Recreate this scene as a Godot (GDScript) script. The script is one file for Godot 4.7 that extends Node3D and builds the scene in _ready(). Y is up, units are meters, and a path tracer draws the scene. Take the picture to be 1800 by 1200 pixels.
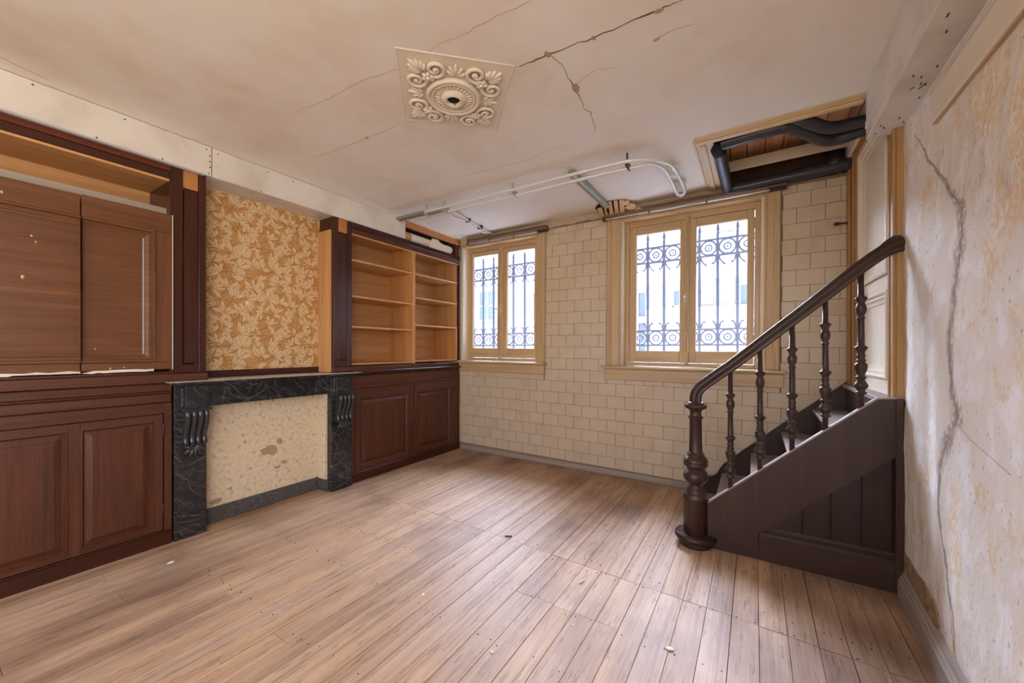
extends Node3D
# Coordinates: x to the right along the back wall, y up, z = -d where d is the distance into the room from the camera.

const CEIL := 2.77
const BACK := 3.95
const LEFT := -3.76
var rng := RandomNumberGenerator.new()
var M := {}
var used := {}
var TILT := Transform3D()

# ------------------------------------------------------------------ mesh helper
class MB:
	var st := SurfaceTool.new()
	var xf := Transform3D()
	var g := 1
	var off := Vector2.ZERO
	var uvs := 1.0
	var n := 0
	func _init():
		st.begin(Mesh.PRIMITIVE_TRIANGLES)
	func uvof(p: Vector3, a: int) -> Vector2:
		var v := g
		var u := 3 - a - g
		if a == g:
			u = (a + 1) % 3
			v = (a + 2) % 3
		return Vector2(p[u], p[v]) * uvs + off
	func tri(a: Vector3, b: Vector3, c: Vector3, out: Vector3, smooth := -1):
		var nn := (b - a).cross(c - a)
		if nn.length_squared() < 1e-16:
			return
		if nn.dot(out) < 0.0:
			var t := b
			b = c
			c = t
			nn = -nn
		var ax := nn.abs().max_axis_index()
		st.set_smooth_group(smooth)
		for p in [a, c, b]:
			var q: Vector2 = uvof(p, ax)
			var w: Vector3 = xf * p
			st.set_uv(q)
			st.set_uv2(Vector2(w.x, w.z))
			st.add_vertex(w)
		n += 1
	func quad(a, b, c, d, out: Vector3, smooth := -1):
		tri(a, b, c, out, smooth)
		tri(a, c, d, out, smooth)
	# chamfered box in local axes
	func box(x0, x1, y0, y1, z0, z1, bev := 0.002, grain := 1):
		g = grain
		var lo := Vector3(min(x0, x1), min(y0, y1), min(z0, z1))
		var hi := Vector3(max(x0, x1), max(y0, y1), max(z0, z1))
		var c := (lo + hi) / 2.0
		var b: float = min(bev, (hi - lo)[(hi - lo).min_axis_index()] * 0.45)
		var pt := func(s: Array, k: int) -> Vector3:
			var p := Vector3.ZERO
			for i in 3:
				var full: float = hi[i] if s[i] > 0 else lo[i]
				p[i] = full if i == k else full - s[i] * b
			return p
		for k in 3:
			var l := (k + 1) % 3
			var m := (k + 2) % 3
			for s in [-1, 1]:
				var q := []
				for t in [[-1, -1], [1, -1], [1, 1], [-1, 1]]:
					var e := [0, 0, 0]
					e[k] = s
					e[l] = t[0]
					e[m] = t[1]
					q.append(pt.call(e, k))
				var o := Vector3.ZERO
				o[k] = s
				quad(q[0], q[1], q[2], q[3], o)
			if b > 0.0:
				for s in [-1, 1]:
					for t in [-1, 1]:
						var e0 := [0, 0, 0]
						e0[k] = s
						e0[l] = t
						e0[m] = -1
						var e1 := e0.duplicate()
						e1[m] = 1
						var o := Vector3.ZERO
						o[k] = s
						o[l] = t
						quad(pt.call(e0, k), pt.call(e1, k), pt.call(e1, l), pt.call(e0, l), o)
		if b > 0.0:
			for sx in [-1, 1]:
				for sy in [-1, 1]:
					for sz in [-1, 1]:
						var e := [sx, sy, sz]
						tri(pt.call(e, 0), pt.call(e, 1), pt.call(e, 2), Vector3(sx, sy, sz))
		return self
	# room box: x, y, d (depth into the room)
	func rb(x0, x1, y0, y1, d0, d1, bev := 0.002, grain := 1):
		return box(x0, x1, y0, y1, -d0, -d1, bev, grain)
	# polygon (2D, axes U V from O) extruded along N from n0 to n1
	func prism(pts: PackedVector2Array, O: Vector3, U: Vector3, V: Vector3, N: Vector3, n0: float, n1: float):
		var idx := Geometry2D.triangulate_polygon(pts)
		var P := []
		var Q := []
		for p in pts:
			P.append(O + U * p.x + V * p.y + N * n0)
			Q.append(O + U * p.x + V * p.y + N * n1)
		for i in range(0, idx.size(), 3):
			tri(P[idx[i]], P[idx[i + 1]], P[idx[i + 2]], -N * (n1 - n0))
			tri(Q[idx[i]], Q[idx[i + 1]], Q[idx[i + 2]], N * (n1 - n0))
		var area := 0.0
		for i in pts.size():
			var a := pts[i]
			var b := pts[(i + 1) % pts.size()]
			area += a.x * b.y - b.x * a.y
		for i in pts.size():
			var j := (i + 1) % pts.size()
			var e := pts[j] - pts[i]
			var o2 := Vector2(e.y, -e.x) * signf(area)
			quad(P[i], P[j], Q[j], Q[i], U * o2.x + V * o2.y)
		return self
	# nested rectangles: prof = [(inset, height)...]; mult = which sides the inset applies to (u0, u1, v0, v1)
	func loft(O: Vector3, U: Vector3, V: Vector3, N: Vector3, u0: float, u1: float, v0: float, v1: float, prof: Array, mult := [1, 1, 1, 1], cap := true):
		var rings := []
		for p in prof:
			var a: float = u0 + p[0] * mult[0]
			var b: float = u1 - p[0] * mult[1]
			var c: float = v0 + p[0] * mult[2]
			var d: float = v1 - p[0] * mult[3]
			rings.append([O + U * a + V * c + N * p[1], O + U * b + V * c + N * p[1], O + U * b + V * d + N * p[1], O + U * a + V * d + N * p[1]])
		var mid := O + U * (u0 + u1) / 2 + V * (v0 + v1) / 2
		for i in rings.size() - 1:
			for k in 4:
				var l := (k + 1) % 4
				var p0: Vector3 = rings[i][k]
				var p1: Vector3 = rings[i][l]
				var q1: Vector3 = rings[i + 1][l]
				var q0: Vector3 = rings[i + 1][k]
				var side := ((p0 + p1) / 2 - mid)
				side -= N * side.dot(N)
				var inward := -side.normalized()
				# slope that rises inwards looks outwards, one that falls looks inwards
				var rise: float = prof[i + 1][1] - prof[i][1]
				var out: Vector3 = N + (inward * (-rise) / max(absf(prof[i + 1][0] - prof[i][0]), 1e-4) if prof[i + 1][0] >= prof[i][0] else -inward * 10.0)
				quad(p0, p1, q1, q0, out)
		if cap:
			var r: Array = rings[-1]
			quad(r[0], r[1], r[2], r[3], N)
		return self
	func lathe(c: Vector3, prof: Array, seg := 24, axis := Basis()):
		var ring := []
		var len := 0.0
		for i in prof.size():
			var row := []
			if i > 0:
				len += (Vector2(prof[i][0], prof[i][1]) - Vector2(prof[i - 1][0], prof[i - 1][1])).length()
			for k in seg + 1:
				var a := TAU * k / seg
				row.append([c + axis * Vector3(prof[i][0] * cos(a), prof[i][1], prof[i][0] * sin(a)), Vector2(a * 0.05, len)])
			ring.append(row)
		var outf := func(i, k):
			var am: float = TAU * (k + 0.5) / seg
			var dr: float = prof[i + 1][0] - prof[i][0]
			var dy: float = prof[i + 1][1] - prof[i][1]
			return axis * Vector3(cos(am) * dy, -dr, sin(am) * dy) * (1.0 if prof[-1][1] >= prof[0][1] else -1.0)
		_skin(ring, outf)
		return self
	func _skin(ring: Array, outf: Callable, smooth := 1):
		for i in ring.size() - 1:
			for k in ring[i].size() - 1:
				var q := [ring[i][k], ring[i][k + 1], ring[i + 1][k + 1], ring[i + 1][k]]
				var o: Vector3 = outf.call(i, k)
				for t in [[0, 1, 2], [0, 2, 3]]:
					var a: Vector3 = q[t[0]][0]
					var b: Vector3 = q[t[1]][0]
					var c: Vector3 = q[t[2]][0]
					var nn := (b - a).cross(c - a)
					if nn.length_squared() < 1e-18:
						continue
					var order := [t[0], t[2], t[1]] if nn.dot(o) >= 0 else [t[0], t[1], t[2]]
					st.set_smooth_group(smooth)
					for j in order:
						var w: Vector3 = xf * q[j][0]
						st.set_uv(q[j][1] * uvs + off)
						st.set_uv2(Vector2(w.x, w.z))
						st.add_vertex(w)
					n += 1
	# sweep of a closed 2D section along a path; section axes: side, up
	func sweep(path: Array, sec: Array, up := Vector3.UP, closed := false, smooth := 1, scale := []):
		var ring := []
		var len := 0.0
		var cs := []
		var ups := []
		var pu := up
		for i in path.size():
			var t: Vector3
			if closed:
				t = (path[(i + 1) % path.size()] - path[(i - 1 + path.size()) % path.size()]).normalized()
			else:
				t = (path[min(i + 1, path.size() - 1)] - path[max(i - 1, 0)]).normalized()
			if i > 0:
				len += (path[i] - path[i - 1]).length()
			if absf(t.dot(pu)) > 0.98 and i == 0:
				pu = Vector3(1, 0, 0) if absf(t.x) < 0.9 else Vector3(0, 0, 1)
			var u := (pu - t * pu.dot(t)).normalized()
			pu = u
			var s := t.cross(u)
			var row := []
			var sc: float = scale[i] if scale.size() else 1.0
			var peri := 0.0
			for k in sec.size() + 1:
				var q: Vector2 = sec[k % sec.size()]
				if k > 0:
					peri += (q - sec[k - 1]).length()
				row.append([path[i] + (s * q.x + u * q.y) * sc, Vector2(peri, len)])
			ring.append(row)
			cs.append(path[i])
			ups.append([s, u])
		if closed:
			ring.append(ring[0])
		var c2 := Vector2.ZERO
		for q in sec:
			c2 += q
		c2 /= sec.size()
		var outf := func(i, k):
			var q: Vector2 = (sec[k % sec.size()] + sec[(k + 1) % sec.size()]) / 2 - c2
			var e: Vector2 = sec[(k + 1) % sec.size()] - sec[k % sec.size()]
			var nn := Vector2(e.y, -e.x)
			if nn.dot(q) < 0:
				nn = -nn
			return ups[i % ups.size()][0] * nn.x + ups[i % ups.size()][1] * nn.y
		_skin(ring, outf, smooth)
		if not closed:
			for e in [0, path.size() - 1]:
				var d: Vector3 = (path[0] - path[1]) if e == 0 else (path[-1] - path[-2])
				var sp := PackedVector2Array()
				for q in sec:
					sp.append(q)
				var idx := Geometry2D.triangulate_polygon(sp)
				for i in range(0, idx.size(), 3):
					tri(ring[e][idx[i]][0], ring[e][idx[i + 1]][0], ring[e][idx[i + 2]][0], d)
		return self
	func tube(path: Array, r: float, seg := 8, closed := false, scale := []):
		var sec := []
		for k in seg:
			sec.append(Vector2(cos(TAU * k / seg), sin(TAU * k / seg)) * r)
		return sweep(path, sec, Vector3(0.13, 0.97, 0.21).normalized(), closed, 1, scale)
	func blob(c: Vector3, b: Basis, seg := 8, rows := 5):
		var prof := []
		for i in rows + 1:
			var a := -PI / 2 + PI * i / rows
			prof.append([cos(a), sin(a)])
		return lathe(c, prof, seg, b)
	func ribbon(pts: Array, widths: Array, nrm: Vector3, thick := 0.001):
		# thin raised strip along a line lying on a surface
		for i in pts.size() - 1:
			var t: Vector3 = (pts[i + 1] - pts[i]).normalized()
			var s := t.cross(nrm)
			var a: Vector3 = pts[i] + s * widths[i]
			var b: Vector3 = pts[i] - s * widths[i]
			var c: Vector3 = pts[i + 1] - s * widths[i + 1]
			var d: Vector3 = pts[i + 1] + s * widths[i + 1]
			var h := nrm * thick
			quad(a + h, b + h, c + h, d + h, nrm)
			quad(a, a + h, d + h, d, s)
			quad(b, b + h, c + h, c, -s)
		return self
	func mesh() -> ArrayMesh:
		st.generate_normals()
		return st.commit()

func mb(xf := Transform3D()) -> MB:
	var b := MB.new()
	b.xf = xf
	b.off = Vector2(rng.randf(), rng.randf() * 3.0)
	return b

func P(x, y, d) -> Vector3:
	return Vector3(x, y, -d)

func numbered(called: String) -> String:
	if not used.has(called):
		used[called] = 0
		return called
	used[called] += 1
	return "%s_%03d" % [called, used[called]]

func tag(o, label: String, category: String, group := "", kind := ""):
	o.set_meta("label", label)
	o.set_meta("category", category)
	if group:
		o.set_meta("group", group)
	if kind:
		o.set_meta("kind", kind)
	return o

func thing(called: String, label: String, category: String, base: Vector3, group := "", kind := "", tilt := false) -> Node3D:
	var o := Node3D.new()
	o.name = numbered(called)
	add_child(o)
	o.transform = (TILT if tilt else Transform3D()) * Transform3D(Basis(), base)
	o.set_meta("base", base)
	tag(o, label, category, group, kind)
	return o

func part(called: String, b, m: Material, parent: Node3D, label := "") -> MeshInstance3D:
	var o := MeshInstance3D.new()
	o.name = called
	o.mesh = b.mesh() if b is MB else b
	o.material_override = m
	parent.add_child(o, true)
	if parent.has_meta("base"):
		o.position = -parent.get_meta("base")
	if label:
		o.set_meta("label", label)
	return o

# ------------------------------------------------------------------ textures
func noise(sd: int, freq: float, oct := 4, kind := FastNoiseLite.FRACTAL_FBM, type := FastNoiseLite.TYPE_SIMPLEX_SMOOTH) -> FastNoiseLite:
	var f := FastNoiseLite.new()
	f.seed = sd
	f.noise_type = type
	f.frequency = freq
	f.fractal_type = kind
	f.fractal_octaves = oct
	return f

func field(sd: int, freq: float, w: int, h: int, oct := 4, sx := 1, sy := 1, kind := FastNoiseLite.FRACTAL_FBM) -> PackedByteArray:
	var im: Image = noise(sd, freq, oct, kind).get_seamless_image(max(w / sx, 8), max(h / sy, 8))
	im.convert(Image.FORMAT_L8)
	if im.get_width() != w or im.get_height() != h:
		im.resize(w, h, Image.INTERPOLATE_CUBIC)
	return im.get_data()

func lut(stops: Array) -> PackedByteArray:
	var g := Gradient.new()
	var offs := PackedFloat32Array()
	var cols := PackedColorArray()
	for s in stops:
		offs.append(s[0])
		cols.append(s[1])
	g.offsets = offs
	g.colors = cols
	var out := PackedByteArray()
	out.resize(768)
	for i in 256:
		var c := g.sample(i / 255.0)
		out[i * 3] = int(c.r * 255)
		out[i * 3 + 1] = int(c.g * 255)
		out[i * 3 + 2] = int(c.b * 255)
	return out

func img(w: int, h: int, data: PackedByteArray) -> ImageTexture:
	return ImageTexture.create_from_image(Image.create_from_data(w, h, false, Image.FORMAT_RGB8, data))

func wood_tex(sd: int, stops: Array, contrast := 1.0, w := 512, h := 1024) -> ImageTexture:
	var a := field(sd, 0.012, w, h, 4, 1, 8)
	var b := field(sd + 1, 0.06, w, h, 3, 1, 24)
	var c := field(sd + 2, 0.22, w, h, 2, 1, 12)
	var L := lut(stops)
	var out := PackedByteArray()
	out.resize(w * h * 3)
	var j := 0
	for i in w * h:
		var v := int(clampf((a[i] * 0.4 + b[i] * 0.32 + c[i] * 0.28 - 127.5) * contrast + 127.5, 0, 255)) * 3
		out[j] = L[v]
		out[j + 1] = L[v + 1]
		out[j + 2] = L[v + 2]
		j += 3
	return img(w, h, out)

func ramp_tex(sd: int, freq: float, stops: Array, size := 512, oct := 5, kind := FastNoiseLite.FRACTAL_FBM, warp := 0.0) -> NoiseTexture2D:
	var t := NoiseTexture2D.new()
	t.width = size
	t.height = size
	t.seamless = true
	var f := noise(sd, freq, oct, kind)
	if warp > 0:
		f.domain_warp_enabled = true
		f.domain_warp_amplitude = warp
		f.domain_warp_frequency = freq * 1.3
	t.noise = f
	if stops.size():
		var g := Gradient.new()
		var offs := PackedFloat32Array()
		var cols := PackedColorArray()
		for s in stops:
			offs.append(s[0])
			cols.append(s[1])
		g.offsets = offs
		g.colors = cols
		t.color_ramp = g
	return t

func C(r: int, g: int, b: int) -> Color:
	return Color8(r, g, b)

func mat(called: String, col: Color, rough := 0.6, tex: Texture2D = null, sc := Vector3.ONE, metal := 0.0) -> StandardMaterial3D:
	var m := StandardMaterial3D.new()
	m.resource_name = called
	m.albedo_color = col
	m.roughness = rough
	m.metallic = metal
	if tex:
		m.albedo_texture = tex
		m.uv1_scale = sc
	M[called] = m
	return m

func bump(m: StandardMaterial3D, t: Texture2D, cm: float):
	m.heightmap_enabled = true
	m.heightmap_texture = t
	m.heightmap_scale = cm

func tri_map(m: StandardMaterial3D, world := true):
	m.uv1_triplanar = true
	m.uv1_world_triplanar = world

func materials():
	var W := Color.WHITE
	var fine := ramp_tex(5, 0.03, [], 512, 6)
	# woods: u across the grain, v along it
	var ws := Vector3(1 / 0.5, 1 / 2.6, 1)
	var t: Texture2D = wood_tex(11, [[0.1, C(54, 27, 15)], [0.45, C(79, 40, 23)], [0.6, C(88, 46, 27)], [0.9, C(110, 62, 39)]], 0.9)
	mat("mahogany", W, 0.4, t, ws)
	mat("mahogany_dark", C(196, 176, 176), 0.3, t, ws)
	mat("mahogany_light", Color(1.0, 0.98, 0.92), 0.42, t, ws)
	t = wood_tex(21, [[0.1, C(72, 41, 19)], [0.45, C(102, 60, 29)], [0.6, C(110, 66, 33)], [0.9, C(134, 86, 48)]], 0.9)
	mat("oak", W, 0.45, t, ws)
	mat("rail_red", C(236, 176, 150), 0.42, t, ws)
	t = wood_tex(31, [[0.1, C(176, 126, 76)], [0.5, C(202, 152, 98)], [0.9, C(220, 174, 122)]], 1.0)
	mat("pine", W, 0.5, t, ws)
	mat("pine_raw", C(238, 214, 190), 0.6, t, ws)
	mat("pine_pale", C(255, 240, 220), 0.5, t, ws)
	t = wood_tex(41, [[0.1, C(48, 31, 25)], [0.5, C(58, 38, 31)], [0.9, C(72, 48, 38)]], 0.8)
	mat("stair_wood", W, 0.36, t, ws)
	mat("stair_dark", C(205, 200, 205), 0.34, t, ws)
	t = wood_tex(51, [[0.1, C(166, 136, 98)], [0.5, C(196, 166, 124)], [0.8, C(206, 178, 138)], [0.95, C(190, 154, 110)]], 0.8)
	mat("window_paint", W, 0.42, t, ws)
	t = wood_tex(61, [[0.1, C(204, 186, 156)], [0.45, C(226, 212, 188)], [0.9, C(236, 224, 204)]], 0.8)
	mat("door_paint", W, 0.4, t, ws)
	mat("door_frame_paint", C(235, 216, 186), 0.42, t, ws)
	t = wood_tex(71, [[0.1, C(136, 122, 112)], [0.5, C(160, 146, 134)], [0.9, C(176, 162, 150)]], 0.8)
	mat("grey_wood", W, 0.5, t, ws)
	mat("tread", C(236, 236, 244), 0.4, t, ws)
	t = wood_tex(81, [[0.1, C(150, 100, 66)], [0.5, C(204, 152, 108)], [0.9, C(224, 178, 138)]], 1.1)
	mat("ceiling_plank", W, 0.6, t, ws)
	var specks := ramp_tex(85, 0.05, [[0.0, C(0, 0, 0)], [0.80, C(0, 0, 0)], [0.85, C(44, 30, 20)], [1.0, C(120, 90, 64)]], 1024, 6)
	for k in ["stair_wood", "mahogany", "oak", "mahogany_dark", "stair_dark"]:
		var m: StandardMaterial3D = M[k]
		m.detail_enabled = true
		m.detail_blend_mode = BaseMaterial3D.BLEND_MODE_ADD
		m.detail_albedo = specks
		m.detail_uv_layer = BaseMaterial3D.DETAIL_UV_2
		m.uv2_triplanar = true
		m.uv2_world_triplanar = true
		m.uv2_scale = Vector3.ONE / 0.9
	# floor
	floor_materials()
	# stone and plaster
	mat("marble", W, 0.2, marble_tex(), Vector3.ONE / 0.7)
	tri_map(M.marble)
	t = ramp_tex(93, 0.016, [[0.0, C(72, 71, 70)], [0.72, C(84, 82, 80)], [0.82, C(104, 102, 98)], [0.87, C(180, 174, 164)], [0.9, C(108, 105, 102)], [1.0, C(78, 76, 75)]], 512, 4, FastNoiseLite.FRACTAL_RIDGED, 40.0)
	mat("marble_grey", W, 0.35, t, Vector3.ONE / 0.5)
	tri_map(M.marble_grey)
	mat("pale_sheen_top", C(206, 198, 188), 0.5)  # window sheen on the dusty shelf top is put into this pale colour
	mat("casing_tan", C(226, 208, 180), 0.42, M.window_paint.albedo_texture, ws)
	mat("marble_carved", C(50, 50, 53), 0.14)
	t = ramp_tex(95, 0.02, [[0.0, C(168, 138, 104)], [0.2, C(182, 152, 116)], [0.225, C(212, 192, 160)], [0.5, C(224, 206, 174)], [1.0, C(232, 216, 188)]], 1024, 7)
	mat("infill_plaster", W, 0.85, t, Vector3.ONE / 0.9)
	tri_map(M.infill_plaster)
	bump(M.infill_plaster, t, 0.5)
	t = ramp_tex(97, 0.008, [[0.0, C(200, 190, 178)], [0.5, C(218, 210, 199)], [1.0, C(226, 219, 209)]], 512, 4)
	mat("white_board", W, 0.6, t, Vector3.ONE / 1.6)
	tri_map(M.white_board)
	mat("plaster_relief", C(224, 210, 190), 0.75)
	mat("grout", C(150, 126, 98), 0.8)
	for k in 4:
		t = ramp_tex(101 + k, 0.006, [[0.0, C(196, 174, 146)], [0.35, C(205, 186, 159)], [1.0, [C(210, 193, 168), C(207, 189, 163), C(212, 195, 170), C(204, 186, 160)][k]]], 256, 4)
		mat("tile%d" % k, W, 0.3, t, Vector3.ONE / 0.7)
		tri_map(M["tile%d" % k])
	ceiling_material()
	wall_material()
	wallpaper_material()
	# metal, glass, other
	mat("conduit", C(222, 220, 215), 0.34, null, W2(), 0.25)
	mat("clip", C(60, 54, 50), 0.5)
	mat("duct", C(150, 147, 138), 0.35, null, W2(), 0.3)
	mat("black_pipe", C(54, 54, 60), 0.3)
	mat("iron", C(92, 104, 134), 0.6)  # glare from the bright windows is put into this blue grey
	mat("dark_iron", C(40, 32, 28), 0.45)
	mat("brass_old", C(196, 178, 146), 0.4, null, W2(), 0.3)
	mat("rod", C(190, 184, 176), 0.3, null, W2(), 0.7)
	mat("dusty_brown", C(122, 98, 74), 0.7)
	mat("black_gap", C(18, 14, 12), 0.9)
	mat("crack_dark", C(112, 82, 58), 0.9)
	mat("crack_soft", C(176, 148, 120), 0.9)
	mat("lath", C(206, 168, 124), 0.7)
	mat("old_edge", C(190, 168, 142), 0.85)
	mat("crumb", C(222, 186, 140), 0.85)
	mat("paper_roll", C(226, 220, 204), 0.7)
	mat("insulation", C(190, 154, 106), 0.9)
	mat("white_chip", C(236, 230, 220), 0.7)
	mat("zinc", C(176, 172, 176), 0.4)
	mat("dado", C(188, 164, 130), 0.7, fine, Vector3.ONE / 0.4)
	M.dado.albedo_texture = ramp_tex(141, 0.02, [[0.0, C(150, 140, 130)], [1.0, C(255, 250, 240)]], 256)
	tri_map(M.dado)
	mat("facade_white", C(206, 202, 202), 0.8)
	mat("facade_pink", C(206, 150, 136), 0.8)
	mat("facade_trim", C(186, 182, 184), 0.8)
	mat("facade_glass", C(112, 126, 148), 0.5)
	mat("red_paint", C(206, 120, 110), 0.6)
	mat("street", C(232, 230, 226), 0.9)
	var gl := mat("glass", Color(0.97, 0.98, 1.0, 0.06), 0.03)
	gl.metallic_specular = 0.12
	gl.transparency = BaseMaterial3D.TRANSPARENCY_ALPHA

func W2() -> Vector3:
	return Vector3.ONE

func floor_materials():
	var w := 512
	var h := 1024
	var a := field(201, 0.014, w, h, 3, 1, 16)
	var b := field(202, 0.07, w, h, 3, 1, 24)
	var c := field(203, 0.2, w, h, 2, 1, 10)
	var d := field(204, 0.03, w, h, 4, 1, 3)
	var L := lut([[0.0, C(128, 102, 80)], [0.25, C(170, 141, 114)], [0.5, C(196, 167, 139)], [0.7, C(207, 180, 154)], [1.0, C(222, 200, 178)]])
	var out := PackedByteArray()
	out.resize(w * h * 3)
	for i in w * h:
		var v := clampf((a[i] * 0.36 + b[i] * 0.36 + c[i] * 0.28 - 127.5) * 1.12 + 132, 0, 255)
		var dark := 1.0
		if d[i] > 182 and c[i] > 134:
			dark = 0.76
		var k := int(v) * 3
		out[i * 3] = int(L[k] * dark)
		out[i * 3 + 1] = int(L[k + 1] * dark)
		out[i * 3 + 2] = int(L[k + 2] * dark)
	var t := img(w, h, out)
	# wear and painted stair shade over the whole floor, laid flat in the room (uv2 = x, z)
	var ww := 512
	var wh := 768
	var e := field(205, 0.008, ww, wh, 5)
	var f := field(206, 0.03, ww, wh, 5, 1, 3)
	var wl := lut([[0.0, C(160, 150, 148)], [0.4, C(212, 206, 204)], [0.6, C(240, 236, 232)], [1.0, C(255, 252, 248)]])
	var o2 := PackedByteArray()
	o2.resize(ww * wh * 3)
	for y in wh:
		for x in ww:
			var i := y * ww + x
			var X := -4.0 + 4.8 * x / ww
			var D := -2.3 + 6.4 * y / wh
			var v := e[i] * 0.6 + f[i] * 0.4 + 30.0
			# trodden brown along the back wall; beside the stairs their shadow is painted in
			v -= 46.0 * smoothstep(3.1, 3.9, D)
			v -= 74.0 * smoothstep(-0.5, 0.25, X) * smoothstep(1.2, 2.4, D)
			var k := int(clampf(v, 0, 255)) * 3
			o2[i * 3] = wl[k]
			o2[i * 3 + 1] = wl[k + 1]
			o2[i * 3 + 2] = wl[k + 2]
	var wear_and_shade := img(ww, wh, o2)
	var hb := ramp_tex(207, 0.03, [], 512, 4)
	for k in 5:
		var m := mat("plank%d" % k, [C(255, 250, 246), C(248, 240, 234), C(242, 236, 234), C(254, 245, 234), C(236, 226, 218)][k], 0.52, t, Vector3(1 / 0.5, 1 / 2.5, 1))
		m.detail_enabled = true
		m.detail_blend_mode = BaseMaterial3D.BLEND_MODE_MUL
		m.detail_albedo = wear_and_shade
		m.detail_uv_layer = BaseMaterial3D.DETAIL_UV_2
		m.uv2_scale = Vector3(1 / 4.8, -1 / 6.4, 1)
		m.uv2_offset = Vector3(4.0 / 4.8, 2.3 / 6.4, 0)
		bump(m, hb, 0.08)

func marble_tex() -> ImageTexture:
	var n := 1024
	var bg := field(91, 0.008, n, n, 5)
	var px := PackedFloat32Array()
	px.resize(n * n)
	var r := RandomNumberGenerator.new()
	r.seed = 913
	for k in 420:
		var p := Vector2(r.randf() * n, r.randf() * n)
		var big := k < 46
		var a := r.randf_range(0.35, 1.0) if r.randf() < 0.75 else r.randf_range(-0.8, 2.2)
		var steps := r.randi_range(160, 420) if big else r.randi_range(20, 110)
		var lev := r.randf_range(0.75, 1.0) if big else r.randf_range(0.35, 0.9)
		var w := r.randf_range(1.4, 3.0) if big else r.randf_range(0.8, 1.7)
		for i in steps:
			a += r.randf_range(-0.09, 0.09)
			p += Vector2(cos(a), sin(a)) * 1.4
			var f := lev * sin(PI * (i + 1.0) / (steps + 1.0)) * r.randf_range(0.6, 1.0)
			var q := int(ceilf(w))
			for dy in range(-q, q + 1):
				for dx in range(-q, q + 1):
					var dd := sqrt(dx * dx + dy * dy)
					var v := f * clampf(1.0 - dd / (w + 0.5), 0.0, 1.0)
					var j := posmod(int(p.y) + dy, n) * n + posmod(int(p.x) + dx, n)
					if v > px[j]:
						px[j] = v
	var out := PackedByteArray()
	out.resize(n * n * 3)
	for i in n * n:
		var b := 34.0 + maxf(0.0, bg[i] - 120.0) * 0.2
		var v := px[i]
		out[i * 3] = int(lerpf(b, 214.0, v))
		out[i * 3 + 1] = int(lerpf(b, 208.0, v))
		out[i * 3 + 2] = int(lerpf(b + 2.0, 198.0, v))
	return img(n, n, out)

func ceiling_material():
	var w := 768
	var h := 1024
	var a := field(301, 0.006, w, h, 4)
	var b := field(302, 0.03, w, h, 4)
	var c := field(303, 0.012, w, h, 5)
	var L := lut([[0.0, C(204, 182, 158)], [0.35, C(224, 210, 192)], [0.55, C(233, 223, 209)], [1.0, C(241, 236, 228)]])
	var out := PackedByteArray()
	out.resize(w * h * 3)
	for y in h:
		for x in w:
			var i := y * w + x
			var X := -3.9 + 4.7 * x / w
			var D := -2.3 + 6.3 * y / h
			var v := 48.0 + a[i] * 0.5 + b[i] * 0.15 + 30.0 * smoothstep(1.6, 2.4, D) + 40.0 * smoothstep(2.5, 3.1, D)  # window light painted in: plaster gets lighter towards the window wall
			# soot along the conduits
			if X < -0.55 and absf(D - 2.84) < 0.16:
				v -= (0.16 - absf(D - 2.84)) / 0.16 * (40.0 + c[i] * 0.2) * smoothstep(-0.4, -0.8, X) * (0.45 + 0.55 * smoothstep(2.95, 2.8, D))
			# brown damp along the window wall
			v -= (40.0 + c[i] * 0.5) * smoothstep(3.78, 3.93, D)
			var k := int(clampf(v, 0, 255)) * 3
			out[i * 3] = L[k]
			out[i * 3 + 1] = L[k + 1]
			out[i * 3 + 2] = L[k + 2]
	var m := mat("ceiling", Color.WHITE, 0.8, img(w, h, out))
	bump(m, ramp_tex(305, 0.02, [], 256, 4), 0.3)

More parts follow.
